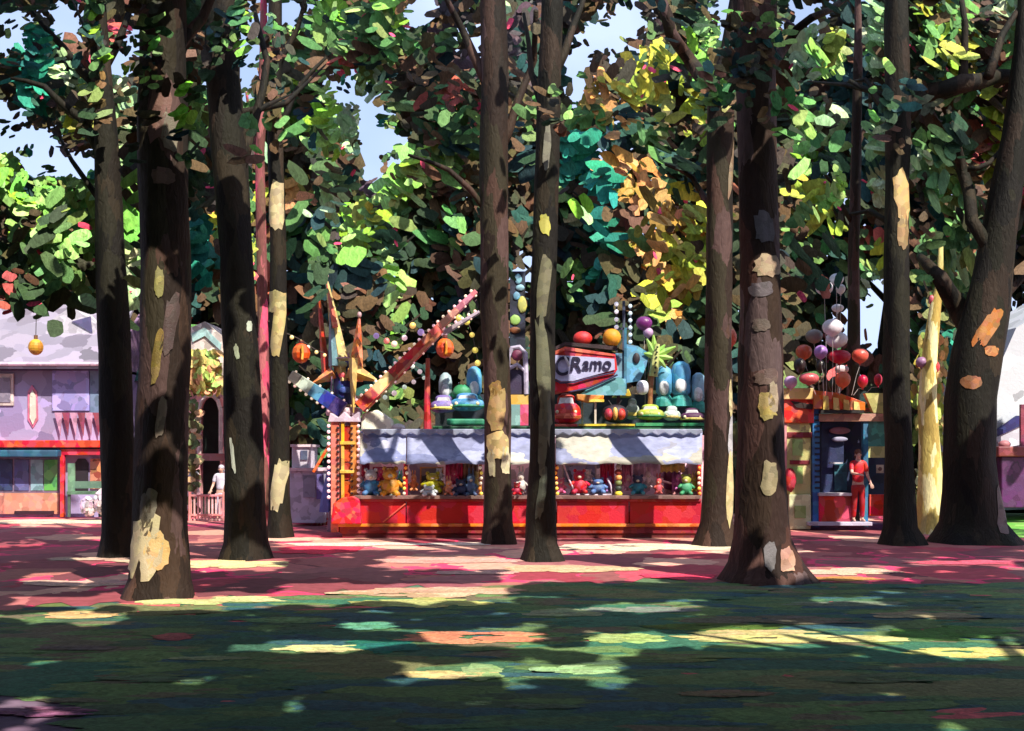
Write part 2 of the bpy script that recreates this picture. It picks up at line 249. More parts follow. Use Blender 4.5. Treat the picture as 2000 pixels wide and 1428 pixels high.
# near trees: name key, base row, [(x, y, width)], bark, limbs [(pts, widths)], patches of painted sun and bark tone
NEAR = [
 dict(base=1088, pts=[(233, 1088, 80), (233, 1040, 66), (232, 900, 62), (225, 700, 62), (215, 500, 56), (208, 300, 46), (200, 150, 38), (190, 0, 32), (180, -200, 22), (170, -420, 8)], bark=0,
      limbs=[([(208, 320), (160, 230), (90, 170), (20, 150)], [24, 18, 12, 6]), ([(202, 180), (120, 90), (60, 20)], [20, 14, 8]), ([(200, 140), (250, 40), (280, -60)], [18, 13, 8])], patches=[],
      label='straight dark trunk between the purple house and the thick left foreground trunk'),
 dict(base=1165, pts=[(308, 1165, 140), (312, 1130, 118), (314, 1040, 104), (316, 900, 102), (320, 700, 96), (322, 500, 94), (318, 250, 92), (320, 0, 86), (318, -200, 66), (315, -450, 20)], bark=1,
      limbs=[([(330, 120), (390, 40), (430, -60)], [30, 20, 12]), ([(300, 60), (250, -60), (220, -160)], [30, 22, 12])],
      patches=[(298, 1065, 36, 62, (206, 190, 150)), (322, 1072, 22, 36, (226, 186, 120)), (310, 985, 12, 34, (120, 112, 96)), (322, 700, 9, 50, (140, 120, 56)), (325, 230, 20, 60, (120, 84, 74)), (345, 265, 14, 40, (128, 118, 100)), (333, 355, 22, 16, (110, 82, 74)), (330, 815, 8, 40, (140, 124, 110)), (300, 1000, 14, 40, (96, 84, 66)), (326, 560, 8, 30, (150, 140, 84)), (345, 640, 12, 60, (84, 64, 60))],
      label='thickest foreground trunk on the left with a sun patch painted cream near its foot'),
 dict(base=1092, pts=[(476, 1092, 92), (478, 1060, 80), (478, 900, 74), (472, 700, 68), (462, 500, 62), (446, 300, 70), (436, 150, 66), (434, 0, 62), (430, -200, 46), (425, -420, 14)], bark=0,
      limbs=[([(440, 200), (400, 130), (372, 40)], [22, 16, 10]), ([(470, 330), (500, 230), (520, 120), (500, 20)], [26, 18, 14, 10])],
      patches=[(470, 690, 5, 14, (170, 180, 150)), (463, 890, 4, 34, (190, 196, 180)), (492, 640, 4, 10, (200, 210, 190))],
      label='very dark slightly leaning trunk behind the bright sun patch, right of the thick left trunk'),
 dict(base=1050, pts=[(545, 1050, 48), (545, 1000, 40), (546, 900, 38), (545, 700, 34), (543, 500, 32), (538, 300, 30), (536, 150, 27), (538, 0, 25), (538, -200, 16), (540, -400, 6)], bark=0,
      limbs=[([(536, 260), (580, 180), (640, 110)], [14, 10, 6]), ([(537, 140), (580, 60), (600, -40)], [14, 10, 6])],
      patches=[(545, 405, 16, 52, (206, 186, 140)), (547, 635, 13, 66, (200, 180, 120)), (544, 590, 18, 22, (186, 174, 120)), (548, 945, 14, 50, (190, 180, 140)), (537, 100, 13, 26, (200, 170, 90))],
      label='slim trunk left of the fairground stall with several long sun patches painted cream'),
 dict(base=1062, pts=[(976, 1062, 70), (975, 1020, 56), (973, 900, 52), (970, 750, 52), (965, 600, 54), (966, 400, 56), (966, 200, 54), (962, 0, 50), (960, -200, 38), (955, -420, 12)], bark=1,
      limbs=[([(975, 300), (1010, 200), (1040, 120), (1050, 20)], [22, 17, 13, 10]), ([(950, 160), (900, 60), (860, -20)], [22, 15, 9]), ([(955, 420), (880, 330), (800, 300)], [13, 10, 6])],
      patches=[(970, 800, 18, 44, (180, 150, 96)), (972, 870, 22, 26, (216, 190, 130)), (960, 905, 8, 26, (200, 190, 150)), (988, 900, 9, 26, (206, 196, 160)), (968, 760, 12, 14, (150, 116, 60))],
      label='left of two close trunks before the stall, golden painted sun patch at awning height'),
 dict(base=1095, pts=[(1060, 1095, 84), (1058, 1060, 62), (1060, 900, 50), (1058, 780, 48), (1060, 600, 50), (1066, 400, 48), (1074, 200, 46), (1078, 0, 42), (1082, -200, 30), (1086, -420, 10)], bark=0,
      limbs=[([(1080, 150), (1120, 60), (1150, -40)], [20, 14, 8]), ([(1070, 230), (1040, 140), (1020, 30)], [16, 12, 7])],
      patches=[(1062, 740, 12, 120, (104, 104, 78)), (1063, 560, 13, 60, (116, 112, 84)), (1060, 850, 9, 70, (92, 96, 76)), (1064, 445, 10, 20, (196, 190, 90)), (1068, 290, 7, 46, (130, 126, 110)), (1058, 960, 8, 50, (70, 76, 62))],
      label='right of two close trunks before the stall, with a long grey green streak'),
 dict(base=1066, pts=[(1396, 1066, 84), (1400, 1020, 60), (1402, 900, 54), (1404, 700, 52), (1404, 500, 50), (1406, 300, 50), (1408, 190, 52), (1424, 90, 30), (1438, 0, 26), (1450, -150, 18), (1460, -380, 6)], bark=1,
      limbs=[([(1406, 215), (1385, 170), (1345, 120), (1310, 60), (1290, 0), (1270, -120)], [40, 30, 26, 24, 22, 12]), ([(1404, 420), (1350, 350), (1300, 320)], [14, 10, 6])],
      patches=[(1422, 950, 7, 76, (212, 192, 140)), (1425, 850, 7, 40, (190, 186, 190)), (1424, 780, 6, 34, (206, 190, 140)), (1416, 190, 14, 34, (204, 204, 120)), (1426, 330, 5, 60, (140, 116, 90))],
      label='forked trunk overlapping the right end of the stall, pale strip down its right edge'),
 dict(base=1135, pts=[(1500, 1135, 175), (1496, 1100, 134), (1490, 1050, 106), (1487, 950, 94), (1487, 800, 88), (1486, 600, 80), (1478, 400, 74), (1478, 200, 76), (1476, 0, 82), (1478, -200, 60), (1480, -450, 20)], bark=2,
      limbs=[([(1490, 150), (1535, 85), (1590, 35), (1650, 0), (1720, -50)], [30, 18, 15, 13, 8]), ([(1470, 60), (1440, -60), (1400, -150)], [34, 22, 12])],
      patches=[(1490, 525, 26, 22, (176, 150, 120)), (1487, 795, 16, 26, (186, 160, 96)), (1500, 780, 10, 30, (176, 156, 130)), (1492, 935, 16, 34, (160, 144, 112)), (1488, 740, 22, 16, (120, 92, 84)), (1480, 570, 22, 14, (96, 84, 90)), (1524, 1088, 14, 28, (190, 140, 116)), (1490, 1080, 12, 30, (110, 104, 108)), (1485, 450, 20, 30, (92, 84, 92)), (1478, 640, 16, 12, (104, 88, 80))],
      label='thickest trunk of all, reddish brown with flared roots, in the foreground right of centre'),
 dict(base=1064, pts=[(1764, 1064, 88), (1758, 1030, 62), (1755, 900, 52), (1752, 700, 50), (1750, 500, 48), (1752, 350, 44), (1754, 200, 50), (1752, 0, 44), (1752, -200, 32), (1750, -420, 10)], bark=0,
      limbs=[([(1765, 230), (1810, 180), (1880, 165), (1950, 150), (2040, 140)], [36, 38, 36, 30, 20]), ([(1880, 170), (1885, 90), (1880, 0)], [22, 14, 10]), ([(1930, 150), (1955, 70), (2000, 0)], [20, 14, 10]), ([(1745, 230), (1700, 180), (1660, 160)], [18, 12, 8]), ([(1745, 440), (1700, 410), (1660, 420)], [13, 10, 6])],
      patches=[(1755, 390, 14, 52, (216, 180, 116)), (1757, 455, 12, 34, (170, 136, 90)), (1742, 205, 20, 12, (120, 92, 64))],
      label='dark trunk right of the ticket booth, heavy horizontal limb and cream patch high up'),
 dict(base=1060, pts=[(1905, 1060, 165), (1900, 1020, 118), (1893, 900, 96), (1896, 780, 96), (1908, 680, 96), (1925, 600, 84), (1945, 500, 70), (1965, 380, 60), (1985, 250, 50), (2000, 100, 40), (2010, -100, 26), (2015, -350, 8)], bark=0,
      limbs=[([(1910, 680), (1870, 600), (1830, 540), (1800, 500)], [50, 40, 30, 16]), ([(1945, 520), (1900, 430), (1880, 330), (1860, 240)], [30, 26, 22, 14]), ([(1930, 600), (1990, 540), (2060, 470)], [36, 28, 16]), ([(1890, 330), (1930, 320), (1960, 290)], [12, 10, 6])],
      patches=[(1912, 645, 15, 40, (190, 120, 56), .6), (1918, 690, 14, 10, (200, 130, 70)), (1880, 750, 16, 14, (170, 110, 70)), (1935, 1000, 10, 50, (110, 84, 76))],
      label='thick rightmost trunk leaning right and splitting into arching limbs with an orange scar'),
 dict(base=1042, pts=[(1820, 1042, 66), (1818, 1010, 50), (1816, 900, 42), (1813, 780, 34), (1817, 680, 28), (1826, 600, 22), (1834, 560, 16), (1838, 480, 8)], bark=9,
      limbs=[([(1816, 820), (1800, 770), (1802, 700)], [8, 6, 4])], patches=[],
      label='slender pale yellow sapling trunk between the two dark right-hand trunks'),
 dict(base=1035, pts=[(514, 1035, 30), (514, 1000, 24), (515, 850, 22), (514, 650, 20), (510, 450, 20), (508, 300, 18), (515, 100, 16), (515, -100, 8)], bark=8,
      limbs=[([(510, 330), (490, 250), (480, 180)], [10, 8, 5])], patches=[],
      label='narrow pinkish brown trunk squeezed between the leaning dark trunk and the slim patched trunk'),
 dict(base=1026, pts=[(1662, 1026, 30), (1664, 900, 26), (1667, 700, 24), (1668, 500, 22), (1672, 300, 20), (1676, 100, 16), (1676, -100, 8)], bark=1,
      limbs=[([(1668, 440), (1630, 370), (1600, 330)], [10, 8, 5]), ([(1670, 300), (1700, 220), (1700, 160)], [10, 8, 5])], patches=[],
      label='narrow brown trunk rising behind the ticket booth and the balloons'),
]
PALE_BARK = palette_mat('bark_pale_yellow', [(214, 200, 130), (190, 170, 96), (224, 214, 160), (170, 146, 80)], (5, 5, 1.2), src='Object')
PINK_BARK = palette_mat('bark_pink_brown', [(140, 84, 84), (120, 74, 70), (170, 96, 100), (104, 76, 64), (206, 80, 110)], (5, 5, 1.2), src='Object')
def bark_of(i): return PALE_BARK if i == 9 else PINK_BARK if i == 8 else BARKS[i]
for t in NEAR: t['d'] = dg(t['base'])
def trunk_x(t, v):
    p = t['pts']
    if v > p[0][1]: return None
    for a, b in zip(p, p[1:]):
        if b[1] <= v <= a[1]:
            q = (a[1] - v) / (a[1] - b[1]); return a[0] + (b[0] - a[0]) * q, a[2] + (b[2] - a[2]) * q
    return None
# --- sunlight openings: rows of light on the ground (photo px: x0,x1,y0,y1), and lit targets (x,y,d,r)
SPOTS = [(60, 235, 1122, 1138), (372, 540, 1092, 1116), (270, 520, 1158, 1190), (570, 980, 1142, 1180), (550, 700, 1258, 1280), (815, 1040, 1232, 1266), (1165, 1280, 1234, 1268),
         (800, 950, 1302, 1332), (1045, 1190, 1300, 1328), (1370, 1750, 1228, 1266), (1790, 1990, 1252, 1290), (1580, 1735, 1108, 1134), (1090, 1430, 1058, 1082), (570, 930, 1056, 1074),
         (1010, 1300, 1098, 1138), (760, 1000, 1088, 1112), (30, 210, 1170, 1186), (40, 215, 1200, 1220), (1180, 1330, 1180, 1196), (0, 215, 1010, 1030), (680, 760, 1214, 1236), (1540, 1720, 1040, 1052),
         (1600, 1700, 1168, 1180), (0, 90, 1372, 1390), (100, 240, 1092, 1104), (370, 430, 1020, 1060), (1810, 1980, 1096, 1106)]
LIT = []
for x in range(700, 1370, 55):
    for y in (870, 935, 1000): LIT.append((x, y, 25.2, .55))
for x in range(700, 1370, 50): LIT.append((x, 850, 26.2, .6))
for x in range(560, 1380, 60):
    for y in (620, 690, 750, 800): LIT.append((x, y, 28, .5))
for x in range(1545, 1730, 45):
    for y in (650, 730, 800, 900, 1000): LIT.append((x, y, 28, .45))
for x in range(0, 220, 50):
    for y in (600, 660, 720, 780, 850, 940, 990): LIT.append((x, y, 33, .9))
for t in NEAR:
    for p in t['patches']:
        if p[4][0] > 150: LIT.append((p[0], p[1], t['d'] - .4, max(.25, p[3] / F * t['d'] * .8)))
for y in range(600, 1040, 70): LIT.append((1820, y, 27, .4)); LIT.append((1975, y, 29, .5)); LIT.append((600, y, 29, .4)); LIT.append((405, y, 31, .7))
for j in range(11):
    for i in range(40):
        if GRID[j][i] in 'LPYMOT' and (i * 7 + j * 3) % 5 < 3: LIT.append((i * 50 + 25, j * 50 + 25, 21 if i > 3 else 19.5, .45 if i > 3 else .7))
for a in ((760, 740, 27, .6), (810, 690, 27, .6), (860, 640, 27, .6), (900, 600, 27, .6), (600, 890, 29.5, .8), (600, 950, 29.5, .8), (735, 822, 27.2, .7), (760, 830, 27.2, .6), (432, 940, 32.6, .9), (374, 940, 32.4, .8), (405, 700, 33, .9), (672, 760, 27.2, .7), (672, 660, 27.2, .7), (640, 600, 27.2, .6), (1140, 720, 27.8, .8), (1640, 860, 28, .8), (1560, 860, 28, .8), (1560, 960, 28, .7), (1650, 790, 28, .9), (1625, 690, 28, .9)): LIT.append(a)
LT = [(W(x, y, d), r) for x, y, d, r in LIT]
LP = np.array([tuple(p) for p, r in LT]); LR = np.array([r for p, r in LT]); SV = np.array(SUN)
def sunlit(c, size):
    """true when a leaf at c would close one of the canopy's openings"""
    g = c - SUN * (c.z / SUN.z)
    if g.y > 3:
        u = 1000 + g.x / g.y * F; v = HZ + EYE / g.y * F; m = size * F / g.y
        mv = size * EYE * F / g.y ** 2 * .8
        for x0, x1, y0, y1 in SPOTS:
            if x0 - m * .7 < u < x1 + m * .7 and y0 - mv * .65 < v < y1 + mv * .65: return True
    dlt = np.array(c) - LP; s = dlt @ SV; per = np.linalg.norm(dlt - s[:, None] * SV, axis=1)
    return bool(((s > .8) & (per < LR + size * .6)).any())
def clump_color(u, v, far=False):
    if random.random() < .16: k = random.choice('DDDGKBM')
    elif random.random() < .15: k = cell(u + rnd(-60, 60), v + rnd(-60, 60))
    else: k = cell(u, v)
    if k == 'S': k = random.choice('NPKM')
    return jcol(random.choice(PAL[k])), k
random.seed(11)
leafs = {i: MB() for i in range(len(NEAR))}
def near_clear(u, v, d, su):
    for t in NEAR:
        for dv in (0,):
            q = trunk_x(t, v)
            if q and abs(u - q[0]) < q[1] / 2 + su * .75 and d < t['d'] + .5: return False
    return True
def put_near(u, v, k=None, su=None, col=None):
    i = min((j for j in range(10)), key=lambda j: abs(u - (trunk_x(NEAR[j], min(v, 1000)) or (NEAR[j]['pts'][-1][0],))[0]) + (40 if NEAR[j]['d'] > 22 else 0) + rnd(0, 60))
    t = NEAR[i]; d = t['d'] + rnd(-.2, 3.4)
    su = su or random.choice([13, 17, 22, 30])
    ns = sum(cell(u + a, v + b2) == 'S' for a, b2 in ((su, 0), (-su, 0), (0, su), (0, -su))) if 0 < v < 700 else 0
    if ns > 2: return
    if ns: su = min(su, 11)
    if not near_clear(u, v, d, su): 
        d = t['d'] + rnd(1, 3.4) + 1
        if not near_clear(u, v, d, su): return
    c = W(u, v, d); a = su / F * d
    if sunlit(c, a) and random.random() < .95: return
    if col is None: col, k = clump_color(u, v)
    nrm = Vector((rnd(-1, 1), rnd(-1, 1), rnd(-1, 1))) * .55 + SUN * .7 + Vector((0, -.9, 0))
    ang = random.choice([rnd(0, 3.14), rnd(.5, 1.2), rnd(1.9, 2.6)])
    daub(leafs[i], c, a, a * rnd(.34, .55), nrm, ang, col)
    for _k in range(random.choice((1, 2, 3))):              # sister dabs of the same leaf mass
        c2 = c + Vector((rnd(-1, 1), rnd(-.3, .3), rnd(-1, 1))) * a * 1.5
        u2 = 1000 + c2.x / c2.y * F; v2 = HZ - (c2.z - EYE) / c2.y * F
        if cell(u2, v2) == 'S' and v2 > 0 or not near_clear(u2, v2, c2.y, su) or sunlit(c2, a): continue
        daub(leafs[i], c2, a * rnd(.7, 1.1), a * rnd(.3, .5), nrm + Vector((rnd(-.3, .3), 0, rnd(-.3, .3))), ang + rnd(-.5, .5), tuple(q * rnd(.85, 1.18) for q in col))
    if random.random() < .07: daub(leafs[i], c + Vector((rnd(-.2, .2), -.02, rnd(-.2, .2))), a * .45, a * .2, nrm, rnd(0, 3), jcol((236, 84, 116)))
for ps in range(4):
    st = 30
    for iy in range(int(1000 / st)):
        for ix in range(int(2700 / st)):
            u = -350 + ix * st + rnd(-20, 20); v = -380 + iy * st + rnd(-20, 20)
            if v > 610: continue
            k = cell(u, v)
            if k == 'S' and v > 0: continue
            if 400 < v and random.random() < (v - 400) / 300: continue
            if k in 'DNBK' and ps > 1 : continue
            if v < 0 and ps > 1: continue
            if sum(cell(u + a, v + b2) == 'S' for a, b2 in ((16, 0), (-16, 0), (0, 16), (0, -16))) and random.random() < .7: 
                put_near(u, v, su=12); continue
            put_near(u, v)
for _ in range(6500):
    u, v = rnd(-200, 2200), rnd(-30, 600)
    k = cell(u, v)
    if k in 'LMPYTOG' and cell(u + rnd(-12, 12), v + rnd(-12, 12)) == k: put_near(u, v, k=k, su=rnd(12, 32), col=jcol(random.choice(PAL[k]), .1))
def loose(u, v, i, dd, su, k):                              # twigs of leaves hanging before a trunk or a gap
    d = NEAR[i]['d'] + dd; c = W(u, v, d); a = su / F * d; ang = rnd(0, 3.1); col = jcol(random.choice(PAL[k]))
    for _k in range(3):
        c2 = c + Vector((rnd(-1, 1), rnd(-.3, .3), rnd(-1, 1))) * a * 1.2
        if not sunlit(c2, a * .6): daub(leafs[i], c2, a * rnd(.7, 1.1), a * rnd(.35, .55), Vector((rnd(-.5, .5), -1, rnd(0, .9))), ang + rnd(-.5, .5), tuple(q * rnd(.85, 1.18) for q in col))
for i in range(10):
    for _ in range(46):
        v = rnd(-40, 330) * rnd(.5, 1); q = trunk_x(NEAR[i], v)
        if q: loose(q[0] + random.choice((-1, 1)) * q[1] * rnd(.1, .75), v, i, -rnd(.5, 1.1), rnd(11, 24), random.choice('DDDGBKMML'))
for j in range(7):
    for i in range(40):
        if GRID[j][i] == 'S':
            for _ in range(2):
                if random.random() < .6: loose(i * 50 + rnd(0, 50), j * 50 + rnd(0, 50), min(range(10), key=lambda m: abs(NEAR[m]['pts'][5][0] - i * 50)), rnd(.5, 2.5), rnd(8, 15), random.choice('DDKTPGM'))
# unseen overhead canopy added around the viewpoint for shade, openings cut for sun
OVER = [(-11, -3), (-7, 3.2), (-2.5, -6), (4.5, -5), (7.5, 4.6), (12.5, -1), (10.5, 9)]
over = [MB() for _ in OVER]
for _ in range(15000):
    x, y = rnd(-17, 19), rnd(-8, 21)
    z = max(7.4, 2.7 + .415 * y) + rnd(0, 2.0)
    c = Vector((x, y, z)); a = rnd(.28, .5)
    if abs(x) > 1 + .5 * y + 6 and random.random() < .4: continue
    if sunlit(c, a): continue
    col = jcol(random.choice(PAL[random.choice('DGMKB')]))
    if y > 11.5:
        u = 1000 + x / y * F
        i = min(range(10), key=lambda j: (Vector((W(NEAR[j]['pts'][-2][0], 0, NEAR[j]['d']).x, NEAR[j]['d'])) - Vector((x, y))).length)
        daub(leafs[i], c, a, a * .75, Vector((rnd(-.4, .4), rnd(-.4, .4), 1)), rnd(0, 6), col, n=7)
    else:
        i = min(range(len(OVER)), key=lambda j: (Vector(OVER[j]) - Vector((x, y))).length)
        daub(over[i], c, a, a * .75, Vector((rnd(-.4, .4), rnd(-.4, .4), 1)), rnd(0, 6), col, n=7)
for _ in range(5500):                                       # unseen leaf wall added beside and behind the viewpoint to cut skylight
    q = random.random()
    x, y = (rnd(-19, 20), rnd(-13, -9.5)) if q < .5 else ((random.choice([-1, 1]) * rnd(15.5, 18.5)), rnd(-12, 12))
    c = Vector((x, y, rnd(.6, 8.5))); a = rnd(.35, .6)
    if sunlit(c, a): continue
    i = min(range(len(OVER)), key=lambda j: (Vector(OVER[j]) - Vector((x, y))).length)
    daub(over[i], c, a, a * .75, Vector((x, y, 0)).normalized() + Vector((rnd(-.5, .5), rnd(-.5, .5), rnd(-.5, .5))), rnd(0, 6), jcol(random.choice(PAL[random.choice('DGBK')])), n=7)
def trunk_mesh(t):
    mb = MB(); d = t['d']; ph = rnd(0, 6); n = 16
    P = []
    for k, (a, b2) in enumerate(zip(t['pts'], t['pts'][1:])):
        steps = max(2, int(abs(a[1] - b2[1]) / 45))
        for s in range(steps): q = s / steps; P.append((a[0] + (b2[0] - a[0]) * q, a[1] + (b2[1] - a[1]) * q, a[2] + (b2[2] - a[2]) * q))
    P.append(t['pts'][-1]); vs = []; fs = []
    for i, (x, y, wd) in enumerate(P):
        c = W(x, y, d); r = wd / 2 / F * d
        if i == 0: c.z = -.08; r *= 1.06
        fl = max(0, 1 - c.z / .9)
        for k in range(n):
            th = 2 * math.pi * k / n
            q = 1 + .05 * math.sin(3 * th + ph + c.z * .9) + .04 * math.sin(5 * th - c.z * 1.7) + fl * .22 * max(0, math.sin(4 * th + ph)) ** 2 + rnd(-.03, .03)
            vs.append((c.x + r * math.cos(th) * q, c.y + r * math.sin(th) * q, c.z))
    for i in range(len(P) - 1):
        for k in range(n): k2 = (k + 1) % n; fs.append((i * n + k, i * n + k2, (i + 1) * n + k2, (i + 1) * n + k))
    fs.append(tuple(range((len(P) - 1) * n, len(P) * n))); mb.add(vs, fs)
    return mb
random.seed(21)
for i, t in enumerate(NEAR):
    d = t['d']; base = W(t['pts'][0][0], t['base'], d); base.z = 0
    nm = {10: 'sapling', 11: 'slim_tree', 12: 'slim_tree'}.get(i, 'plane_tree')
    e = empty(nm, base, t['label'], 'tree', 'tall trees standing on the lawn and path'); bm_ = bark_of(t['bark'])
    tk = trunk_mesh(t).build('trunk', bm_, e, smooth=True)
    for pts, wd in t['limbs']:
        mb = MB(); dd = 0; P = []
        for k, (x, y) in enumerate(pts): P.append(W(x, y, d + (0 if k == 0 else k * .35 * random.choice([1, -.3]))))
        # subdivide with wobble
        Q = [P[0]]; Rr = [wd[0] / 2 / F * d]
        for k in range(1, len(P)):
            for s in (.5, 1): Q.append(P[k - 1].lerp(P[k], s) + Vector((rnd(-.04, .04), 0, rnd(-.04, .04)))); Rr.append((wd[k - 1] + (wd[k] - wd[k - 1]) * s) / 2 / F * d)
        mb.tube(Q, Rr, 9, wob=.06); mb.build('limb', bm_, e, smooth=True)
    if i < 10:                                                  # smaller boughs carrying the crown, growing back and up
        for _ in range(9):
            mb = MB(); v = rnd(-250, 420); q = trunk_x(t, v)
            if not q: continue
            p0 = W(q[0], v, d); s = rnd(-1, 1); p1 = p0 + Vector((s * 1.3, rnd(.4, 1.6), rnd(.4, 1.3))); p2 = p1 + Vector((s * 1.1, rnd(.2, 1.4), rnd(.2, 1.2)))
            if sunlit(p1, .1) or sunlit(p2, .1) or sunlit((p0 + p1) / 2, .1): continue
            mb.tube([p0, p1, p2], [q[1] / F * d * .13, q[1] / F * d * .09, .015], 6)
            mb.build('bough', bm_, e, smooth=True)
    for p in t['patches']:  # sun flecks put into the pale patch colours, among duller bark tones
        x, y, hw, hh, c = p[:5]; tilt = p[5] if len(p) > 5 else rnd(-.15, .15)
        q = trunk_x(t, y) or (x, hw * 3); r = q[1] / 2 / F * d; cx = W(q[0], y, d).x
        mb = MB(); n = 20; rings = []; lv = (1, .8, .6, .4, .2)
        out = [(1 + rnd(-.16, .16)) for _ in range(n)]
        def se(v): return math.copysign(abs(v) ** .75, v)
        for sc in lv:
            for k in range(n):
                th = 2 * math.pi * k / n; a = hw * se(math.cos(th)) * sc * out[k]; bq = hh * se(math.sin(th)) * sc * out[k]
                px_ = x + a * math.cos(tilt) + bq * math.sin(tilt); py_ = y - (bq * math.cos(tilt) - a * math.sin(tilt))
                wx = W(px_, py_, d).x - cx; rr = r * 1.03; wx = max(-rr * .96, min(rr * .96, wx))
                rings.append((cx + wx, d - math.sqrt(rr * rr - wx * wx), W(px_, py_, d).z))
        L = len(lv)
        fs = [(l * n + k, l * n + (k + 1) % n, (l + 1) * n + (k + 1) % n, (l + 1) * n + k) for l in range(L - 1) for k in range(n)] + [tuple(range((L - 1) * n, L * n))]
        mb.add(rings, fs); bp = mb.build('painted_sun_bark_patch', paint(c, .22, 7, .6), e, smooth=True)
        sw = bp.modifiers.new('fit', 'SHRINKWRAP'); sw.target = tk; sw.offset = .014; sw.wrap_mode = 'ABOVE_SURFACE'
    if leafs[i].f: leafs[i].build('crown', LEAF, e)
for (x, y), mb in zip(OVER, over):
    k = OVER.index((x, y))
    e = empty('added_shade_tree', (x, y, 0), 'unseen tree added beside or behind the viewpoint to shade the lawn', 'tree', 'unseen trees added for shade')
    tb = MB(); tb.tube([(x, y, -.05), (x + .03, y, .5), (x + .1, y, 4), (x, y + .1, 8), (x + .2, y, 9.4)], [.45, .32, .27, .2, .05], 12, wob=.05)
    for _ in range(7):
        a = rnd(0, 6.28); tb.tube([(x + .05, y, rnd(5, 7)), (x + 1.8 * math.cos(a), y + 1.8 * math.sin(a), 7.8), (x + 3.2 * math.cos(a), y + 3.2 * math.sin(a), 8.8)], [.1, .06, .02], 6)
    tb.build('trunk', BARKS[0], e, smooth=True); mb.build('crown', LEAF, e)
# far trees and shrubs behind the fairground
random.seed(31)
FART = [(-260, 37), (-80, 39), (70, 41), (235, 38), (400, 40), (560, 42), (700, 38), (830, 41), (960, 39), (1110, 42), (1240, 38), (1340, 41), (1480, 39), (1600, 42), (1730, 40), (1850, 38), (1990, 41), (2130, 38), (2290, 40)]
fl = [MB() for _ in FART]; BUSH = [(-40 + k * 165, 36 + (k % 3)) for k in range(14)]; bl = [MB() for _ in BUSH]
for ps in range(3):
    st = 27
    for iy in range(int(1200 / st)):
        for ix in range(int(3000 / st)):
            u = -480 + ix * st + rnd(-18, 18); v = -200 + iy * st + rnd(-18, 18)
            if v > 965: continue
            k = cell(u, v)
            if k == 'S' and 0 < v < 760: continue
            nearsky = any(cell(u + a, v + b2) == 'S' for a, b2 in ((26, 0), (-26, 0), (0, 26), (0, -26))) and 0 < v < 760
            if v < 0 and random.random() < .4: continue
            if random.random() < .35 and v < 650: k = random.choice('DDKGB')
            if k == 'S': k = 'P' if u > 1600 else 'M'
            if v > 600: k = k if random.random() < .6 else random.choice('DDDGKM')
            su = rnd(9, 14) if nearsky else rnd(15, 30)
            if v > 820:
                i = min(range(len(BUSH)), key=lambda j: abs(BUSH[j][0] - u) + rnd(0, 40)); d = BUSH[i][1] + rnd(-.8, 1.2); mb = bl[i]
            else:
                i = min(range(len(FART)), key=lambda j: abs(FART[j][0] - u) + rnd(0, 60)); d = FART[i][1] + rnd(-1.5, 2.2); mb = fl[i]
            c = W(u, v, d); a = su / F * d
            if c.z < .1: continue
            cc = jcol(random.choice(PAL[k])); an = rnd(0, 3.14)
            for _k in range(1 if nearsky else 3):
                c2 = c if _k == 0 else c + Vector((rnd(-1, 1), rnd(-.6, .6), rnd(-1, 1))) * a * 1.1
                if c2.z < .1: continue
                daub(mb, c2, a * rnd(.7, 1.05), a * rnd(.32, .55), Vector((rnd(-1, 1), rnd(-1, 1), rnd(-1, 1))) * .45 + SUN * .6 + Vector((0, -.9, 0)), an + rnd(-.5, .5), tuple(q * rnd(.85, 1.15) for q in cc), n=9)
fw = ['dark brown green', 'mixed green', 'blue green', 'ochre and teal']
FLAB = {0: 'dense tree beyond the left edge behind the purple house roof', 1: 'dark tree rising at the left edge above the purple house', 2: 'light green tree above the roof ridge of the purple house', 3: 'green background tree seen between the two leftmost trunks',
        4: 'background tree behind the arched pink kiosk', 5: 'teal green background tree left of the star ride', 6: 'background tree directly behind the star ride', 7: 'background tree behind the raised red ride arm',
        8: 'background tree hidden mostly by the two close trunks', 9: 'teal background tree above the red and blue sign', 10: 'ochre leaved background tree above the orange ball finial', 11: 'golden olive background tree left of the forked trunk',
        12: 'background tree behind the thickest reddish trunk', 13: 'background tree behind the balloon cluster', 14: 'pale background tree right of the balloons', 15: 'yellow green background tree behind the pale sapling', 16: 'background tree above the white tent',
        17: 'outer background tree beyond the right edge', 18: 'outermost background tree on the right'}
for i, (u, d) in enumerate(FART):
    if not fl[i].f: continue
    p = W(u, 900, d); e = empty('background_tree', (p.x, d, 0), FLAB[i], 'tree', 'background trees behind the fairground')
    tb = MB(); tb.tube([(p.x, d, -.05), (p.x + .1, d, 1), (p.x - .1, d, 6), (p.x + .1, d, 8.5)], [.4, .28, .2, .04], 10, wob=.05)
    for _ in range(6):
        a = rnd(0, 6.28); z = rnd(3, 11); tb.tube([(p.x, d, z), (p.x + 1.2 * math.cos(a), d + .6 * math.sin(a), z + 1), (p.x + 2.2 * math.cos(a), d + 1.2 * math.sin(a), z + 1.8)], [.12, .08, .03], 6)
    tb.build('trunk', BARKS[i % 2], e, smooth=True); fl[i].build('crown', LEAF, e)
where = ['left of the purple house', 'behind the purple house', 'behind the thick left trunk', 'behind the arched kiosk', 'left of the star ride', 'behind the star ride', 'behind the left half of the stall', 'behind the awning middle', 'behind the two close trunks',
         'behind the right half of the stall', 'behind the forked trunk', 'behind the ticket booth', 'behind the pale sapling', 'beside the white tent']
